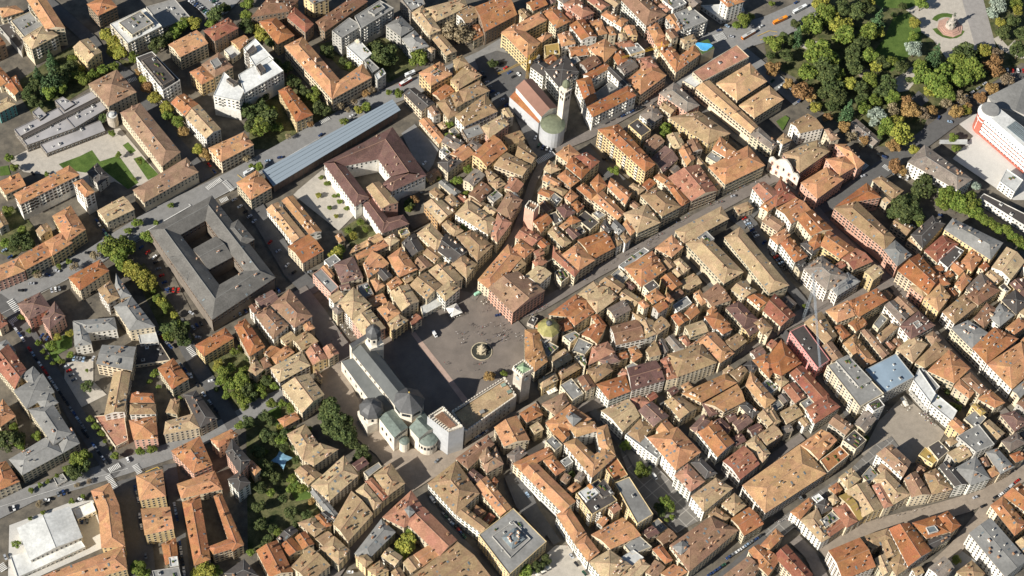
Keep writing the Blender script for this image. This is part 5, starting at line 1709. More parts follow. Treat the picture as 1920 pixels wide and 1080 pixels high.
def figure(name, par, c, z, s, mat, arm=1):
    m = MB(); x, y = c
    m.lathe(c, [(.28 * s, z), (.34 * s, z + .5 * s), (.3 * s, z + .9 * s), (.38 * s, z + 1.4 * s), (.16 * s, z + 1.55 * s), (.13 * s, z + 1.62 * s), (.18 * s, z + 1.75 * s), (.02, z + 1.92 * s)], 8, mat)
    m.tube((x + .3 * s, y, z + 1.35 * s), (x + .75 * s, y + .1, z + 1.75 * s * arm), .09 * s, mat, .06 * s); m.tube((x - .3 * s, y, z + 1.35 * s), (x - .55 * s, y - .1, z + .85 * s), .09 * s, mat, .06 * s)
    return m.obj(name, par)
figure('neptune_statue' if 0 else 'crowning_statue', f, (0, 0), 9, 1.5, STN)
for k in range(8):
    t = k * math.pi / 4; r_ = 4.1 if k % 2 else 3.2; figure('figure', f, (r_ * math.cos(t), r_ * math.sin(t)), 1.0 if k % 2 else 2.4, 1.25, STN, .7)
# --- domed church of the scaffold (upper centre)
def S6(x, y): return (920 + x / 6, 120 + y / 6)
q = quadz([S6(280, 262), S6(572, 595), S6(752, 490), S6(468, 163)], 23); c0 = sum(q, Vector((0, 0))) / 4; org = (c0.x, c0.y, 0.0)
sm = empty('church', org); tag(sm, 'big church wrapped in white scaffold sheets with brown copper nave roof and green apse', 'church')
wall, roof = MB(), MB(); BROWNC = plain('brown_copper', lin(.30, .165, .12), .6, sc=.2, amt=.1)
gable_on(wall, roof, q, 23, WM['w'], BROWNC, .5)
a_, b2, c_, d_ = G(S6(212, 372), 15), G(S6(540, 668), 15), G(S6(575, 610), 17), G(S6(278, 300), 17)
roof.face([a_, b2, c_, d_], RM['o'])
for p, s_ in ((a_, b2), (b2, c_), (d_, a_)): wall.face([(p.x, p.y, 0), (s_.x, s_.y, 0), (s_.x, s_.y, s_.z), (p.x, p.y, p.z)], SHEET)
ch = [G(p, 12.5).xy for p in (S6(375, 620), S6(425, 760) , S6(540, 680), S6(430, 590))]
wall.obj('wall', sm, org); roof.obj('roof', sm, org)
m = MB(); c2 = G(S6(700, 672), 20); r_ = 9.8; dd = (q[1] - q[0]).normalized() if True else None
base = quadz([S6(560, 640), S6(640, 735), S6(790, 640), S6(700, 560)], 20); m.prism(base, 0, 19.6, SHEET, OLIVE); m.lathe(c2, [(r_, 0), (r_, 19.4)], 24, SHEET); m.obj('apse', sm, org)
m = MB(); m.lathe(c2, [(r_ + .2, 19.5), (r_ * .7, 21), (r_ * .35, 21.7), (.02, 21.9)], 24, OLIVE); m.obj('apse_roof', sm, org)
bt = quadz([S6(772, 268), S6(836, 338), S6(918, 283), S6(852, 212)], 52); c3 = sum(bt, Vector((0, 0))) / 4; org3 = (c3.x, c3.y, 0.0)
b3 = empty('bell_tower', org3); tag(b3, 'tall pale stone bell tower with small green dome beside the scaffolded church', 'bell tower')
m = MB(); m.prism(inset(bt, .4), 0, 46, PALE); m.prism(bt, 46.01, 46.7, PALE, bottom=True); m.prism(inset(bt, .3), 46.71, 52, PALE); m.prism(bt, 52.01, 52.6, PALE, bottom=True); m.obj('shaft', b3, org3)
m = MB(); m.lathe(c3, [(3.1, 52.61), (3.1, 55.5), (3.4, 55.6)], 8, PALE, rot=.3); m.obj('drum', b3, org3)
m = MB(); m.lathe(c3, [(3.4, 55.61), (3.3, 57.5), (2.6, 59.6), (1.3, 61.2), (.1, 62), (.1, 63.4)], 8, OLIVE, rot=.3); m.obj('dome', b3, org3)
for i in range(4):
    a, c = inset(bt, .4)[i], inset(bt, .4)[(i + 1) % 4]
    for z in (49.3, 43.2): winrow(b3, org3, a, c, z, 2, ARCH, .15, .85)
# --- red and white striped offices
def R45(x, y): return (1760 + x / 4.5, 160 + y / 4.5)
q = quadz([R45(345, 250), R45(770, 620), R45(870, 480), R45(505, 195)], 20); c0 = sum(q, Vector((0, 0))) / 4; org = (c0.x, c0.y, 0.0)
ro = empty('office_building', org); tag(ro, 'modern white office building with red striped facade and round glazed rooftop drum', 'office building')
REDP = plain('red_cladding', lin(.42, .13, .09), .5, ovar=0); WHP = plain('white_cladding', lin(.78, .78, .75), .5, ovar=0)
m = MB(); cc = G(R45(425, 232), 20); r0 = 8.4
for z in range(0, 20, 4):
    m.prism(q, z, z + 2.6, REDP if z < 4 else WHP, None); m.prism(inset(q, .12), z + 2.6, z + 4, WHP); m.lathe(cc, [(r0, z), (r0, z + 2.6)], 24, REDP); m.lathe(cc, [(r0 - .12, z + 2.6), (r0 - .12, z + 4)], 24, REDP if z < 12 else WHP)
m.prism(inset(q, 2.2), 20.01, 23.6, WHP, RM['w']); m.lathe(cc, [(r0 + .8, 20), (r0 + .8, 21), ], 24, WHP); m.obj('wall', ro, org)
m = MB(); m.lathe(cc, [(7.4, 20.5), (7.4, 24.5)], 24, WHP); m.obj('rooftop_drum', ro, org)
m = MB(); m.lathe(cc, [(7.6, 24.51), (7.0, 24.9), (.02, 25.2)], 24, RM['g']); m.obj('drum_roof', ro, org)
WRED = MB(); WRED.box((0, -.05), 1.7, .1, -.7, .7, REDP); WRED = WRED.mesh('red_panel'); WGL = MB(); WGL.box((0, -.05), 1.2, .1, -.65, .65, GLASS); WGL = WGL.mesh('window')
a_, c_ = inset(q, .12)[0], inset(q, .12)[1]
for z in (3.3, 7.3, 11.3, 15.3, 19.2):
    winrow(ro, org, a_, c_, z, 17, WGL, .02, .98); 
    if z < 19: winrow(ro, org, a_, c_, z, 17, WRED, .045, 1.0)
for k in range(7):
    p = q[1].lerp(q[2], .3 + .08 * k); s_ = q[0].lerp(q[3], .3 + .08 * k); u, v = s_.lerp(p, .42), s_.lerp(p, .95); m = MB(); m.tube((u.x, u.y, 24.1), (v.x, v.y, 24.1), .5, RM['l']); m.obj('rooflight', ro, org)
# park hall
q = quadz([(1852, 181), (1864, 200), (1940, 225), (1990, 120)], 11); c0 = sum(q, Vector((0, 0))) / 4; org = (c0.x, c0.y, 0.0)
hl = empty('park_hall', org); tag(hl, 'broad hall with plain grey roof behind the red striped offices', 'hall')
wall, roof = MB(), MB(); gable_on(wall, roof, q, 11, WM['g'], RM['g'], .12); wall.obj('wall', hl, org); roof.obj('roof', hl, org)
q = quadz([(1762, 262), (1762, 269), (1814, 270), (1814, 261)], 5); c0 = sum(q, Vector((0, 0))) / 4; org = (c0.x, c0.y, 0.0)
hl = empty('entrance_canopy', org); tag(hl, 'narrow white entrance canopy crossing the road in front of the red striped offices', 'canopy')
m = MB(); m.prism(q, 4.4, 4.9, RM['w'], bottom=True); m.obj('deck', hl, org)
for p in q: m = MB(); pi = p.lerp(c0.xy if hasattr(c0, 'xy') else c0, .06); m.tube((pi.x, pi.y, 0), (pi.x, pi.y, 4.4), .2, WM['g'], n=6); m.obj('post', hl, org)
# --- long metal canopy hall
q = quadz([(491, 320), (512, 349), (751, 206), (736, 186)], 11); c0 = sum(q, Vector((0, 0))) / 4; org = (c0.x, c0.y, 0.0)
cn = empty('canopy_hall', org); tag(cn, 'very long hall with blue grey seamed metal roof and brown louvred side', 'hall')
if (q[1] - q[0]).length < (q[2] - q[1]).length: q = q[1:] + q[:1]
SEAM, sn, sb = newmat('seamed_metal', .4); 
wv = sn.nodes.new('ShaderNodeTexWave'); wv.bands_direction = 'Y'; wv.inputs['Scale'].default_value = .35; mp = sn.nodes.new('ShaderNodeMapping'); ax = (q[1] - q[0]).normalized(); mp.inputs['Rotation'].default_value = (0, 0, -math.atan2(ax.y, ax.x)); sn.links.new(pos(sn), mp.inputs[0]); sn.links.new(mp.outputs[0], wv.inputs[0])
sn.links.new(ramp(sn, wv.outputs[1], [(.05, lin(.22, .26, .29)), (.3, lin(.28, .33, .37))]), sb.inputs['Base Color'])
DSEAM = plain('seam_shadow_metal', lin(.19, .225, .25), .4)  # raised roof seams, in a darker metal than the sheets
LOUV = plain('brown_louvres', lin(.20, .14, .11), sc=.6, amt=.2)
roof = MB(); roof.prism(q, 10.5, 11, SEAM, bottom=True); roof.obj('roof', cn, org)
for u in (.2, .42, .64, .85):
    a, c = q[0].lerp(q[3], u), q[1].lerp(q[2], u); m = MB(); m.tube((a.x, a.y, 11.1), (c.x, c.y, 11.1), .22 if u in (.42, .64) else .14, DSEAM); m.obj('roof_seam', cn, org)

m = MB(); qi = inset(q, 1.6); n = 26
m.prism(qi, 0, 10.4, LOUV); m.obj('wall', cn, org)
for s_ in (0, 2):
    a, c = qi[s_], qi[s_ + 1]
    for k in range(n + 1):
        p = a.lerp(c, k / n); mm_ = MB(); mm_.box((p.x, p.y), .5, .5, 0, 10.4, WM['k'], rot=.5)
        if s_ == 0 or k % 3 == 0: mm_.obj('pier', cn, org)
# --- towers and domes noted in the town data
for kind, a in XT:
    if kind == 'stairtower':
        p = W(*a[0], 10); o = empty('stair_tower', (p.x, p.y, 0)); tag(o, 'round stone stair tower beside the low concrete complex', 'tower')
        m = MB(); m.lathe((0, 0), [(4.2, 0), (4.2, 11.6), (3.7, 11.6), (3.7, 10.8)], 18, WM['s']); m.obj('wall', o); m = MB(); m.lathe((0, 0), [(3.7, 10.9), (2.2, 10.95), (2.2, 13), (.02, 13.4)], 18, RM['w']); m.obj('cap', o)
    if kind == 'octodome':
        p = W(960 + 275 / 4, 540 + 290 / 4, 18); o = empty('tiled_dome', (p.x, p.y, 0)); tag(o, 'octagonal dome with yellow green tiles and dark lantern right of the fountain square', 'dome')
        m = MB(); m.lathe((0, 0), [(8.2, 0), (8.2, 16.4)], 8, WM['c'], rot=.4); m.obj('drum', o)
        YT = plain('yellow_green_tiles', lin(.30, .27, .10), .6, sc=.8, amt=.3)
        m = MB(); m.lathe((0, 0), [(8.6, 16.41), (6.8, 18.6), (4, 20.4), (2, 21.2)], 8, YT, rot=.4); m.obj('roof', o); m = MB(); m.lathe((0, 0), [(1.9, 21.2), (1.9, 23.4), (2.4, 23.5), (.1, 25.6)], 8, LEADD, rot=.4); m.obj('lantern', o)
    if kind == 'battletower':
        q = quadz([(960 + x / 4, 270 + y / 4) for x, y in ((95, 470), (165, 505), (205, 458), (130, 423))], 26); c0 = sum(q, Vector((0, 0))) / 4; o = empty('battlement_tower', (c0.x, c0.y, 0)); tag(o, 'square pinkish brick tower with battlements at the bend of the dark lane', 'tower')
        m = MB(); m.prism(q, 0, 25, WM['p'], RM['b']); m.obj('shaft', o, (c0.x, c0.y, 0)); m = MB()
        for i in range(4):
            for k in range(4): p = q[i].lerp(q[(i + 1) % 4], (k + .5) / 4); p = p + (c0 - p).normalized() * .4; m.box(p, 1, .7, 25.01, 27, PALE, rot=math.atan2(*((q[(i + 1) % 4] - q[i]).yx)))
        m.obj('battlement', o, (c0.x, c0.y, 0))
    if kind == 'baroque':
        A, B = [W(*p, 17).xy for p in a]; d = (B - A).normalized(); nr = Vector((d.y, -d.x)); L = (B - A).length; mid = (A + B) / 2; org = (mid.x, mid.y, 0.0)
        o = empty('church_facade', org); tag(o, 'curved white baroque church front with pink panels and scrolled gable', 'church front')
        prof = [(0, 0), (0, 16), (.08, 18.5), (.2, 17), (.28, 20.5), (.36, 23), (.5, 25.5), (.64, 23), (.72, 20.5), (.8, 17), (.92, 18.5), (1, 16), (1, 0)]
        m = MB(); f0 = [A + d * L * u + nr * 1.2 for u, z in prof]; f1 = [A + d * L * u - nr * .3 for u, z in prof]
        m.face([(p.x, p.y, z) for p, (u, z) in zip(f0, prof)], PALE); m.face([(p.x, p.y, z) for p, (u, z) in zip(f1, prof)][::-1], WM['w'])
        for i in range(len(prof) - 1): m.face([(f1[i].x, f1[i].y, prof[i][1]), (f1[i + 1].x, f1[i + 1].y, prof[i + 1][1]), (f0[i + 1].x, f0[i + 1].y, prof[i + 1][1]), (f0[i].x, f0[i].y, prof[i][1])], PALE)
        m.obj('front_wall', o, org)
        PNL = MB(); PNL.box((0, -.05), 2.6, .1, -2.2, 2.2, WM['p']); PNL.box((0, -.12), 1.2, .1, -1.2, 1.2, GLASS); PNL = PNL.mesh('framed_panel')
        for z in (5, 12.5): 
            for u in (.12, .31, .69, .88): p = A + d * L * u + nr * 1.25; child('framed_panel', PNL, o, Vector((p.x, p.y, z)) - Vector(org), z=math.atan2(d.y, d.x))
        p = A + d * L * .5 + nr * 1.25; child('window', ARCH, o, Vector((p.x, p.y, 14)) - Vector(org), z=math.atan2(d.y, d.x)); 
        DR = MB(); DR.box((0, -.1), 2.6, .15, 0, 5, SHB); child('door', DR.mesh('door'), o, Vector((p.x, p.y, 0)) - Vector(org), z=math.atan2(d.y, d.x))
# --- monument in the park
c0 = W(1781, 52, 0); mo = empty('monument', (c0.x, c0.y, 0)); tag(mo, 'tall stone monument with bronze figure on stepped round base in the park', 'monument')
GR = plain('granite', lin(.40, .36, .31)); BZ = plain('bronze', lin(.16, .17, .13), .5); PKS = plain('pink_step_stone', lin(.42, .27, .21))
lpart('steps', [(11, 0), (11, .6), (9, .6), (9, 1.2), (7.4, 1.2), (7.4, 1.8)], 8, PKS, mo, rot=.2); lpart('pedestal', [(4.4, 1.8), (4, 5), (4.4, 5.2), (3.2, 5.4), (2.6, 9), (3, 9.2), (1.7, 9.4), (1.5, 14), (1.9, 14.3), (1.2, 14.5)], 10, GR, mo)
figure('statue', mo, (0, 0), 14.5, 2.3, BZ)
for k in range(6): t = k * math.pi / 3; figure('figure', mo, (3.6 * math.cos(t), 3.6 * math.sin(t)), 5.3, 1.3, BZ, .7)
# --- cranes
def crane(name, label, base, hh, jib, back, mat):
    p = W(*base, 0); o = empty(name, (p.x, p.y, 0)); tag(o, label, 'crane', 'tower cranes')
    def lattice(nm, a, b_, s_):
        a, b_ = Vector(a), Vector(b_); d = (b_ - a).normalized(); u = d.orthogonal().normalized(); v = d.cross(u); m = MB(); n = max(2, int((b_ - a).length / 2.4))
        cs = [u * s_ + v * s_, -u * s_ + v * s_, -u * s_ - v * s_, u * s_ - v * s_]
        for c in cs: m.tube(a + c, b_ + c, .1, mat)
        for k in range(n):
            p0, p1 = a.lerp(b_, k / n), a.lerp(b_, (k + 1) / n)
            for i in range(4): m.tube(p0 + cs[i], p1 + cs[(i + 1) % 4], .07, mat)
        m.obj(nm, o)
    lattice('mast', (0, 0, 0), (0, 0, hh), .8)
    j = W(*jib, hh) - Vector((p.x, p.y, 0)); d = Vector((j.x, j.y, 0)).normalized()
    lattice('jib', (0, 0, hh), (j.x, j.y, hh), .55); lattice('counter_jib', (0, 0, hh), tuple(-d * back + Vector((0, 0, hh))), .5)
    m = MB(); m.tube((0, 0, hh), (0, 0, hh + 6), .35, mat); m.tube((0, 0, hh + 6), (j.x * .6, j.y * .6, hh + .5), .06, mat); m.tube((0, 0, hh + 6), tuple(-d * back + Vector((0, 0, hh))), .06, mat); m.obj('tower_head', o)
    m = MB(); b0 = -d * back; m.box((b0.x, b0.y), 2.4, 1.4, hh - 2.4, hh + .2, WM['g'], rot=math.atan2(d.y, d.x)); m.obj('counterweight', o)
    m = MB(); c = d.orthogonal() if False else Vector((-d.y, d.x, 0)) * 1.6; m.box((c.x, c.y), 1.5, 1.5, hh - 1.6, hh + .6, WM['w']); m.obj('cab', o)
YEL = plain('yellow_crane_paint', lin(.60, .36, .04), .4); SIL = plain('galvanised_steel', lin(.40, .44, .47), .35)
crane('tower_crane', 'silver lattice tower crane reaching over the dark roof with bright pink walls', (1505, 601), 44, (1538, 688), 12, SIL)
crane('tower_crane', 'yellow tower crane standing beside the scaffolded church', (988, 149), 24, (934, 138), 9, YEL)
crane('tower_crane', 'yellow crane whose jib lies across the roofs near the street fork', (1234, 118), 20, (1166, 108), 8, YEL)
# --- rooftop pool, blue sail, marquee helpers
p = W(960 + 1440 / 4, 345 / 4, 15); o = empty('roof_terrace', (p.x, p.y, 0)); tag(o, 'roof garden terrace with bright blue pool near the street fork', 'roof terrace')
q = quadz([(960 + x / 4, y / 4) for x, y in ((1370, 330), (1425, 405), (1520, 360), (1470, 290))], 14.6); org = (p.x, p.y, 0)
m = MB(); m.prism(q, 0, 14.4, WM['c'], plain('terrace_planting', lin(.07, .12, .035), sc=1.4, amt=.5)); m.obj('deck', o, org)
m = MB(); pts = []
for k in range(16):
    t = k * math.pi / 8; rr = 5.6 + 1.2 * math.sin(3 * t); pts.append((p.x + rr * math.cos(t) * 1.15, p.y + rr * math.sin(t) * .75))
m.prism(pts, 14.41, 14.75, WM['w'], plain('pool_blue', lin(.10, .42, .75), .3, ovar=0)); m.obj('pool', o, org)
c0 = W(528, 862, 4); o = empty('shade_sail', (c0.x, c0.y, 0)); tag(o, 'pale blue star shaped shade sail stretched over the dark garden', 'shade sail')
m = MB(); pts = []
for k in range(8):
    t = k * math.pi / 4 + .3; rr = 8 if k % 2 == 0 else 4; pts.append((rr * math.cos(t), rr * math.sin(t), 4.2 if k % 2 == 0 else 5.2))
BLU = plain('blue_canvas', lin(.22, .40, .52))
for i in range(8): m.face([pts[i], pts[(i + 1) % 8], (0, 0, 6)], BLU)
m.obj('canvas', o)
for k in range(0, 8, 2): m = MB(); m.tube((pts[k][0] * 1.02, pts[k][1] * 1.02, 0), pts[k], .1, WM['g']); m.obj('pole', o)
# ---------------------------------------------------------------- trees
def leafmat(name, c, c2):
    c, c2 = scaled(c, 1.3), scaled(c2, 1.3)
    m, n, b = newmat(name, .8); g = n.nodes.new('ShaderNodeNewGeometry')
    a = ramp(n, g.outputs['Random Per Island'], [(0, scaled(c, .72)), (.5, c), (1, c2)])
    a = hsv(n, a, rng(n, objrand(n), .488, .512), 1, rng(n, objrand(n), .86, 1.16))
    n.links.new(a, b.inputs['Base Color']); b.inputs['Subsurface Weight'].default_value = 0; return m
LEAF = {'g': leafmat('green_leaves', lin(.085, .12, .02), lin(.165, .185, .035)), 'd': leafmat('dark_green_leaves', lin(.046, .064, .02), lin(.09, .105, .032)),
 'y': leafmat('yellow_green_leaves', lin(.17, .175, .03), lin(.30, .26, .05)), 'o': leafmat('rusty_leaves', lin(.20, .118, .045), lin(.30, .19, .075)),
 'b': leafmat('thin_brown_leaves', lin(.17, .13, .075), lin(.25, .20, .13)), 's': leafmat('silver_green_leaves', lin(.18, .22, .17), lin(.30, .34, .27)), 'c': leafmat('conifer_needles', lin(.045, .085, .035), lin(.09, .14, .055))}
BARK = plain('bark', lin(.10, .075, .05))
def crown_mesh(seed, k):
    r = random.Random(seed); m = MB(); mat = LEAF[k]; con = k == 'c'; lobes = []
    if con:
        for i in range(26):
            t = i / 26; z = -1 + 2.3 * t; rad = (1 - t) * .95 + .06; a = i * 2.4; lobes.append((Vector((rad * .55 * math.cos(a), rad * .55 * math.sin(a), z)), rad * .55, .16 + .1 * (1 - t)))
    else:
        lobes.append((Vector((0, 0, 0)), .62, .55))
        for i in range(13):
            a = r.uniform(0, 6.28); z = r.uniform(-.35, .62); q_ = r.uniform(.42, .7) * math.sqrt(max(.1, 1 - (z * .9) ** 2)); rr = r.uniform(.22, .42); lobes.append((Vector((q_ * math.cos(a), q_ * math.sin(a), z * .8)), rr, rr * .85))
    N = 1500 if not con else 1300
    if k == 'b': N = 620
    for _ in range(N):
        c, rr, rz = r.choices(lobes, [l[1] ** 1.6 for l in lobes])[0]
        d = Vector((r.gauss(0, 1), r.gauss(0, 1), r.gauss(.25, 1))).normalized(); s_ = r.uniform(.78, 1.06) if r.random() < .85 else r.uniform(.3, .9)
        p = c + Vector((d.x * rr, d.y * rr, d.z * rz)) * s_; nr = (d + Vector((r.gauss(0, .45), r.gauss(0, .45), r.gauss(.2, .45)))).normalized()
        u = nr.orthogonal().normalized(); v = nr.cross(u); a = r.uniform(0, 3.14); u, v = u * math.cos(a) + v * math.sin(a), v * math.cos(a) - u * math.sin(a); sz = r.uniform(.05, .095) * (.8 if con else 1)
        m.face([p - u * sz - v * sz * .6, p + u * sz * .9 - v * sz * .7, p + u * sz + v * sz * .7, p - u * sz * .7 + v * sz * .8], mat)
    return m.mesh('crown')
CRN = {k: [crown_mesh(i * 7 + ord(k), k) for i in range(3)] for k in LEAF}
def trunk_mesh(con):
    m = MB(); m.tube((0, 0, -1.0), (0.02, 0, .0), .055, BARK, .035, n=7); m.tube((.02, 0, 0), (0, .02, 1.0 if con else .4), .035, BARK, .012, n=6)
    if not con:
        for k in range(5): a = k * 1.26; m.tube((.01, 0, -.1 - .08 * k), (.5 * math.cos(a), .5 * math.sin(a), .25), .022, BARK, .008, n=5)
    return m.mesh('trunk')
TRK = [trunk_mesh(False), trunk_mesh(True)]
TN = {'g': ('broadleaf_tree', 'green leafy tree'), 'd': ('broadleaf_tree', 'dark green tree'), 'y': ('autumn_tree', 'yellowing tree'), 'o': ('autumn_tree', 'rust orange tree'), 'b': ('bare_tree', 'thin brown tree'), 's': ('silver_tree', 'silvery tree'), 'c': ('conifer', 'pointed conifer')}
for k, (x, y), r in TREES:
    kk = k
    if r < 1: continue
    # metres per pixel at this spot
    g0 = W(x, y, 0); ppm = FPX / (CAM - g0).length; rad = r / ppm * .98
    con = k == 'c'; small = rad < 3.1
    rz = rad * (1.5 if con else .92); zc = rz * .95 + (1.2 if small else 2.6) * (0.4 if con else 1)
    p = W(x, y, zc); nm, ds = TN[k]
    if small and not con: nm = 'shrub'; ds = ds.replace('tree', 'shrub')
    o = empty(nm, (p.x, p.y, 0)); tag(o, cat='shrub' if nm == 'shrub' else 'tree', group='shrubs and small garden trees' if nm == 'shrub' else 'trees of the town')
    sz_ = 'wide ' if rad > 8.5 else ('slender ' if rad < 4.2 and nm != 'shrub' else '')
    want(o, sz_ + ds, 'shrub' if nm == 'shrub' else 'tree', (x, y))
    c_ = bpy.data.objects.new('crown', R.choice(CRN[k])); COL.objects.link(c_); c_.parent = o; c_.location = (0, 0, zc); c_.scale = (rad, rad * R.uniform(.9, 1.08), rz); c_.rotation_euler = (0, 0, R.uniform(0, 6.28))
    t_ = bpy.data.objects.new('trunk', TRK[con]); COL.objects.link(t_); t_.parent = o; t_.location = (0, 0, zc); t_.scale = (rad, rad, zc)
# ---------------------------------------------------------------- vehicles
TYRE = plain('tyre_rubber', lin(.02, .02, .02)); CGL = plain('car_glass', lin(.02, .025, .03), .1, ovar=0)
def carmesh(col, nm, L=4.3, Wd=1.8, van=False):
    paint = plain(nm + '_car_paint', col, .3, ovar=0, amt=.03); m = MB(); h1 = .85 if not van else 1.1; h2 = 1.48 if not van else 2.2; a, b_ = L / 2, Wd / 2
    body = [(-a, -b_ * .9), (-a * .92, -b_), (a * .9, -b_), (a, -b_ * .8), (a, b_ * .8), (a * .9, b_), (-a * .92, b_), (-a, b_ * .9)]
    m.prism(body, .3, h1, paint, bottom=True)
    x0, x1, t0, t1 = (-a * .85, a * .42, -a * .6, a * .12) if not van else (-a * .97, a * .72, -a * .95, a * .5); bb = b_ * .92; tb = b_ * .74 if not van else b_ * .86
    lo = [(x0, -bb), (x1, -bb), (x1, bb), (x0, bb)]; hi = [(t0, -tb), (t1, -tb), (t1, tb), (t0, tb)]
    for i in range(4):
        j = (i + 1) % 4; side = CGL if not van or i == 1 else paint
        m.face([(lo[i][0], lo[i][1], h1), (lo[j][0], lo[j][1], h1), (hi[j][0], hi[j][1], h2), (hi[i][0], hi[i][1], h2)], side)
    m.face([(x, y, h2) for x, y in hi], paint)
    for sx in (-1, 1):
        for sy in (-1, 1): m.tube((sx * a * .62, sy * (b_ - .2), .32), (sx * a * .62, sy * (b_ + .02), .32), .32, TYRE, n=8)
    m.box((a * .99, b_ * .6), .06, .3, .55, .7, WM['w']); m.box((a * .99, -b_ * .6), .06, .3, .55, .7, WM['w']); m.box((-a * .995, b_ * .65), .06, .25, .55, .7, REDP); m.box((-a * .995, -b_ * .65), .06, .25, .55, .7, REDP)
    return m.mesh('car')
CC = [('silver', lin(.45, .46, .48)), ('white', lin(.75, .75, .73)), ('dark blue', lin(.03, .06, .16)), ('black', lin(.02, .02, .022)), ('grey', lin(.2, .21, .22)), ('red', lin(.45, .03, .02)), ('pale blue', lin(.3, .4, .52)), ('dark green', lin(.03, .09, .06))]
CM = [(n, carmesh(c, n)) for n, c in CC]; nc = 0
for a, b_, n, mode in CARS:
    A, B = W(*a, 0).xy, W(*b_, 0).xy; d = (B - A); 
    ang = math.atan2(d.y, d.x) if d.length > .5 else 0
    if mode == 'p': ang += math.pi / 2
    for k in range(n):
        p = A.lerp(B, k / (n - 1) if n > 1 else .5)
        if n > 3 and R.random() < .06: continue
        cn_, me = R.choices(CM, [5, 4, 3, 4, 3, 1.2, 1.5, 1])[0]
        o = link(bpy.data.objects.new('parked_car', me)); o.location = (p.x + R.uniform(-.15, .15), p.y + R.uniform(-.15, .15), .02 + LV[0]); o.rotation_euler = (0, 0, ang + R.choice((0, math.pi)) + R.uniform(-.05, .05)); nc += 1
        tag(o, cat='car', group='cars parked and driving in the streets'); want(o, cn_ + ' car', 'car', PX(Vector((p.x, p.y, 0))))
vw = carmesh(lin(.78, .78, .76), 'white_van', 5.6, 2.1, True); vg = carmesh(lin(.35, .62, .45), 'mint_van', 5.6, 2.1, True)
VL = ['white delivery van alone on the shaded edge of the big square', 'mint green van at the back of the big square by the bicycles', 'white van parked in the lane below the white arcaded block', 'white van under the trees of the dark garden piazza']
for i, ((x, y), ang, c) in enumerate(VANS):
    p = W(x, y, 0); o = link(bpy.data.objects.new('van', vg if i == 1 else vw)); o.location = (p.x, p.y, .02 + LV[0]); a = math.atan2(-math.sin(math.radians(ang)), math.cos(math.radians(ang))); o.rotation_euler = (0, 0, a); tag(o, VL[i], 'van', 'vans')
def bus(label, a, b_, col, nm, roofc):
    A, B = W(*a, 2.8).xy, W(*b_, 2.8).xy; L = (B - A).length; c = (A + B) / 2; ang = math.atan2((B - A).y, (B - A).x); o = empty('bus', (c.x, c.y, LV[0] + .02)); o.rotation_euler = (0, 0, ang); tag(o, label, 'bus', 'buses')
    P = plain(nm, col, .35, ovar=0, amt=.03); m = MB(); m.box((0, 0), L, 2.5, .4, 1.5, P); m.box((0, 0), L, 2.5, 2.4, 3.0, P, top=plain(nm + '_roof', roofc, .4, ovar=0)); m.obj('body', o)
    m = MB(); m.box((0, 0), L - .1, 2.44, 1.5, 2.4, CGL); m.obj('windows_band', o)
    m = MB(); m.box((0, 0), L * .3, 1.4, 3.01, 3.3, RM['g']); m.obj('roof_unit', o)
    for sx in (-.32, .32):
        for sy in (-1, 1): m = MB(); m.tube((sx * L, sy * 1.0, .45), (sx * L, sy * 1.27, .45), .45, TYRE, n=10); m.obj('wheel', o)
bl = {('o', 0): 'orange bus with grey roof turning beside the round green shrub bed', ('o', 1): 'plain orange bus at the left edge of the park', ('w', 0): 'white coach with red front on the avenue before the yellow square house', ('w', 1): 'white coach above the orange bus by the park', ('w', 2): 'pale bus stopped near the zebra crossings of the avenue', ('r', 0): 'red and white bus on the avenue'}
cnt = {}
for a, b_, c in BUSES:
    i = cnt.get(c, 0); cnt[c] = i + 1
    if c == 'r': bus('red and white bus on the avenue beside the yellow square house', a, b_, lin(.5, .06, .05), 'red_bus', lin(.75, .75, .73))
    elif c == 'w': bus(['white coach waiting behind the red and white bus', 'white coach above the orange bus by the park', 'pale bus stopped near the zebra crossings of the avenue'][i], a, b_, lin(.72, .74, .74), 'white_bus', lin(.7, .72, .72))
    else: bus(bl[('o', i)], a, b_, lin(.75, .22, .02), 'orange_bus', lin(.5, .5, .48) if i == 0 else lin(.8, .3, .03))
# ---------------------------------------------------------------- umbrellas and tents
CANV = plain('cream_canvas', lin(.72, .68, .58), ovar=.08)
def umb_mesh():
    m = MB(); a = 1.7; q_ = [(-a, -a), (a, -a), (a, a), (-a, a)]
    for i in range(4): m.face([(*q_[i], 2.4), (*q_[(i + 1) % 4], 2.4), (0, 0, 3.1)], CANV); m.face([(*q_[i], 2.2), (*q_[(i + 1) % 4], 2.2), (*q_[(i + 1) % 4], 2.4), (*q_[i], 2.4)], CANV)
    return m.mesh('canopy')
UC = umb_mesh(); UPm = MB(); UPm.tube((0, 0, 0), (0, 0, 3), .06, WM['w'], n=6); UPm.box((0, 0), .7, .7, 0, .12, WM['g']); UPm = UPm.mesh('pole')
for a, b_ in UMB:
    for k in range(3):
        t = k / 2; x, y = a[0] + (b_[0] - a[0]) * t, a[1] + (b_[1] - a[1]) * t; p = W(x, y, 2.4); o = empty('parasol', (p.x, p.y, LV[0])); o.rotation_euler = (0, 0, .6); tag(o, cat='parasol', group='cream cafe parasols'); want(o, 'square cream parasol', 'parasol', (x, y)); child('canopy', UC, o, (0, 0, 0)); child('pole', UPm, o, (0, 0, 0))
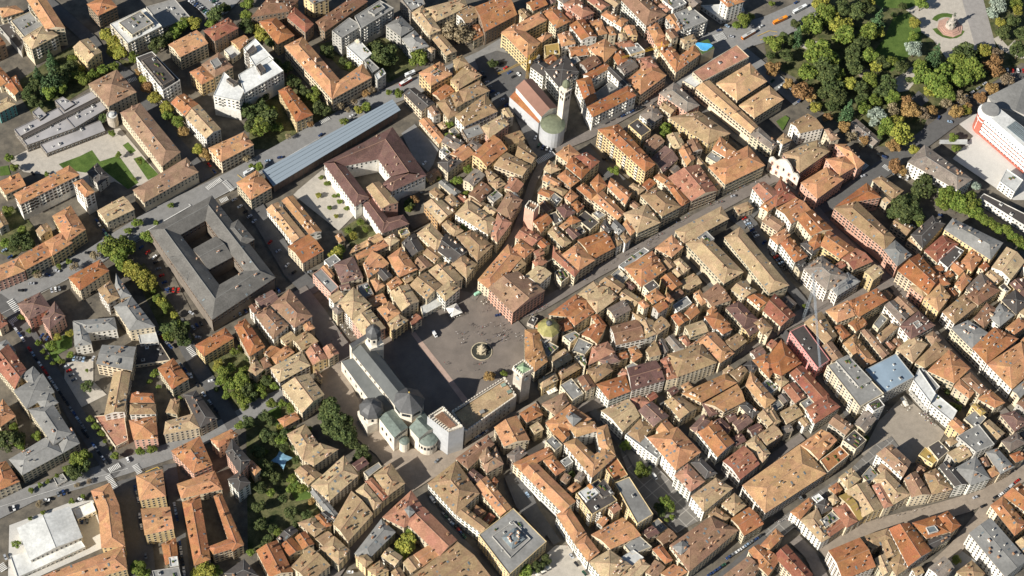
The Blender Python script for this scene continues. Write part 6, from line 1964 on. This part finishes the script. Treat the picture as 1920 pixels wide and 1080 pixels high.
def tent(label, x, y, s_, rot=.6):
    p = W(x, y, 3); o = empty('marquee', (p.x, p.y, LV[0])); o.rotation_euler = (0, 0, rot); tag(o, label, 'marquee', 'white marquees'); m = MB(); q_ = [(-s_, -s_), (s_, -s_), (s_, s_), (-s_, s_)]; n = 3
    prof = [(1, 3.0), (.6, 3.9), (.25, 5.0), (.04, 6.2)]
    for (k0, z0), (k1, z1) in zip(prof, prof[1:]):
        for i in range(4): a, b2 = q_[i], q_[(i + 1) % 4]; m.face([(a[0] * k0, a[1] * k0, z0), (b2[0] * k0, b2[1] * k0, z0), (b2[0] * k1, b2[1] * k1, z1), (a[0] * k1, a[1] * k1, z1)], WM['w'])
    for i in range(4): a, b2 = q_[i], q_[(i + 1) % 4]; m.face([(*a, 2.5), (*b2, 2.5), (*b2, 3), (*a, 3)], WM['w'])
    m.obj('canopy', o)
    for a in q_: m = MB(); m.tube((a[0] * .98, a[1] * .98, 0), (a[0] * .98, a[1] * .98, 3), .08, WM['g']); m.obj('post', o)
for (x, y), r in TENTS: tent('white peaked marquee at the back edge of the big square', x, y, 4.6)
for i, (x, y) in enumerate(((1585, 300), (1630, 265), (1665, 240), (1600, 335))): tent(['leftmost small white garden tent above the tan roofs', 'second small white garden tent from the left above the tan roofs', 'rightmost small white garden tent above the tan roofs', 'lowest small white garden tent above the tan roofs'][i], 480 + x / 4, 270 + y / 4, 2.6, .5)
def table_mesh(c):
    m = MB(); m.lathe((0, 0), [(.06, 0), (.06, .7), (.45, .71), (.45, .75)], 8, c)
    for k in range(4):
        a = k * math.pi / 2; x, y = .85 * math.cos(a), .85 * math.sin(a); m.box((x, y), .42, .42, .42, .47, CH, rot=a); m.box((x * 1.24, y * 1.24), .05, .42, .47, .9, CH, rot=a)
        for s_ in (-1, 1): m.tube((x + s_ * .15, y, 0), (x + s_ * .15, y, .42), .025, CH)
    return m.mesh('cafe_table')
CH = plain('woven_chair', lin(.30, .26, .20)); TB = [table_mesh(WM['w']), table_mesh(plain('dark_table_top', lin(.08, .06, .05)))]
for (x0, y0), (x1, y1), n in TABLES:
    A, B = W(x0, y0, 0).xy, W(x1, y1, 0).xy; d = B - A; L = d.length; d = d / L; nr = Vector((-d.y, d.x)); rows = 2; k = 0
    for i in range(n):
        p = A + d * (L * (i // rows + .5) / max(1, n / rows)) + nr * ((i % rows) - .5) * 2.6 + Vector((R.uniform(-.3, .3), R.uniform(-.3, .3)))
        o = link(bpy.data.objects.new('cafe_table', R.choice(TB))); o.location = (p.x, p.y, LV[0] + .02); o.rotation_euler = (0, 0, R.uniform(0, 1.5)); tag(o, cat='cafe table', group='cafe tables with chairs outdoors'); want(o, 'cafe table with four chairs', 'table', PX(Vector((p.x, p.y, 0))))
# ---------------------------------------------------------------- people: one continuous skinned body, varied clothing
def person_mesh(top, legs, step, idx):
    me = bpy.data.meshes.new('person'); V = [(0, 0, .95), (0, 0, 1.2), (0, 0, 1.42), (0, 0, 1.56), (0, 0, 1.72), (.1, 0, .9), (.11, .12 * step, .5), (.12, .22 * step, .06), (-.1, 0, .9), (-.11, -.02, .5), (-.12, -.28 * step, .06), (.2, 0, 1.4), (.27, -.1 * step, 1.12), (.27, .06, .88), (-.2, 0, 1.4), (-.27, .1 * step, 1.12), (-.27, .18 * step, .9), (.12, .36 * step, .05), (-.12, -.14 * step, .05)]
    E_ = [(0, 1), (1, 2), (2, 3), (3, 4), (0, 5), (5, 6), (6, 7), (0, 8), (8, 9), (9, 10), (2, 11), (11, 12), (12, 13), (2, 14), (14, 15), (15, 16), (7, 17), (10, 18)]
    me.from_pydata(V, E_, []); o = bpy.data.objects.new('tmp', me); COL.objects.link(o); md = o.modifiers.new('s', 'SKIN')
    rad = [.15, .15, .15, .055, .11, .1, .075, .05, .1, .075, .05, .065, .05, .035, .065, .05, .035, .04, .04]
    for v, r_ in zip(me.skin_vertices[0].data, rad): v.radius = (r_, r_)
    me.skin_vertices[0].data[0].use_root = True; ss = o.modifiers.new('u', 'SUBSURF'); ss.levels = 1
    dg = bpy.context.evaluated_depsgraph_get(); nm_ = bpy.data.meshes.new_from_object(o.evaluated_get(dg)); bpy.data.objects.remove(o)
    nm_.name = 'person'; nm_.materials.clear()
    for k in (plain('top_%d' % idx, top, ovar=.2), plain('legs_%d' % idx, legs), SKIN, HAIR): nm_.materials.append(k)
    for p in nm_.polygons:
        c = p.center; p.material_index = 3 if c.z > 1.7 or (c.z > 1.6 and c.y < -.02) else (2 if c.z > 1.5 or (abs(c.x) > .22 and c.z < .95) else (0 if c.z > .95 or abs(c.x) > .21 else 1))
    return nm_
SKIN = plain('skin', lin(.5, .3, .2), ovar=.1); HAIR = plain('hair', lin(.05, .03, .02), ovar=0)
PM = [('dark clothes', person_mesh(lin(.03, .03, .04), lin(.03, .03, .05), 1, 0)), ('white shirt', person_mesh(lin(.7, .7, .68), lin(.06, .07, .12), 1, 1)), ('red top', person_mesh(lin(.45, .05, .04), lin(.05, .05, .07), -1, 2)), ('blue jacket', person_mesh(lin(.06, .14, .35), lin(.1, .1, .1), 1, 3)), ('grey coat', person_mesh(lin(.2, .2, .2), lin(.04, .04, .05), 0.3, 4))]
for (x0, y0), (x1, y1), n in PEOPLE:
    n = max(2, int(n * .5)); cl = [(R.uniform(x0, x1), y0 + (y1 - y0) * R.random()) for _ in range(max(1, n // 5))]
    for k in range(n):
        if abs(x1 - x0) > 60 and abs(y1 - y0) > 25 and (x0, y0) in (): pass
        t = R.random(); horizontal = (x1 - x0)
        if y1 < y0 and abs(y1 - y0) > 20: x, y = x0 + horizontal * t + R.gauss(0, 1.5), y0 + (y1 - y0) * t + R.gauss(0, 1.5)
        elif R.random() < .6: c = R.choice(cl); x, y = c[0] + R.gauss(0, 3), c[1] + R.gauss(0, 2)
        else: x, y = R.uniform(x0, x1), R.uniform(min(y0, y1), max(y0, y1))
        p = W(x, y, 0); nm_, me = R.choices(PM, [6, 3, 1.5, 2, 3])[0]
        hit = BV.ray_cast(Vector((p.x, p.y, .2)), Vector((0, 0, 1)), 60)
        if hit[0] is not None: continue
        o = link(bpy.data.objects.new('person', me)); o.location = (p.x, p.y, LV[0] + .02); o.rotation_euler = (0, 0, R.uniform(0, 6.28)); tag(o, cat='person', group='people walking in the town'); want(o, 'person in ' + nm_, 'person', (x, y))
print('cars', nc, 'trees', len(TREES))
flush_labels()
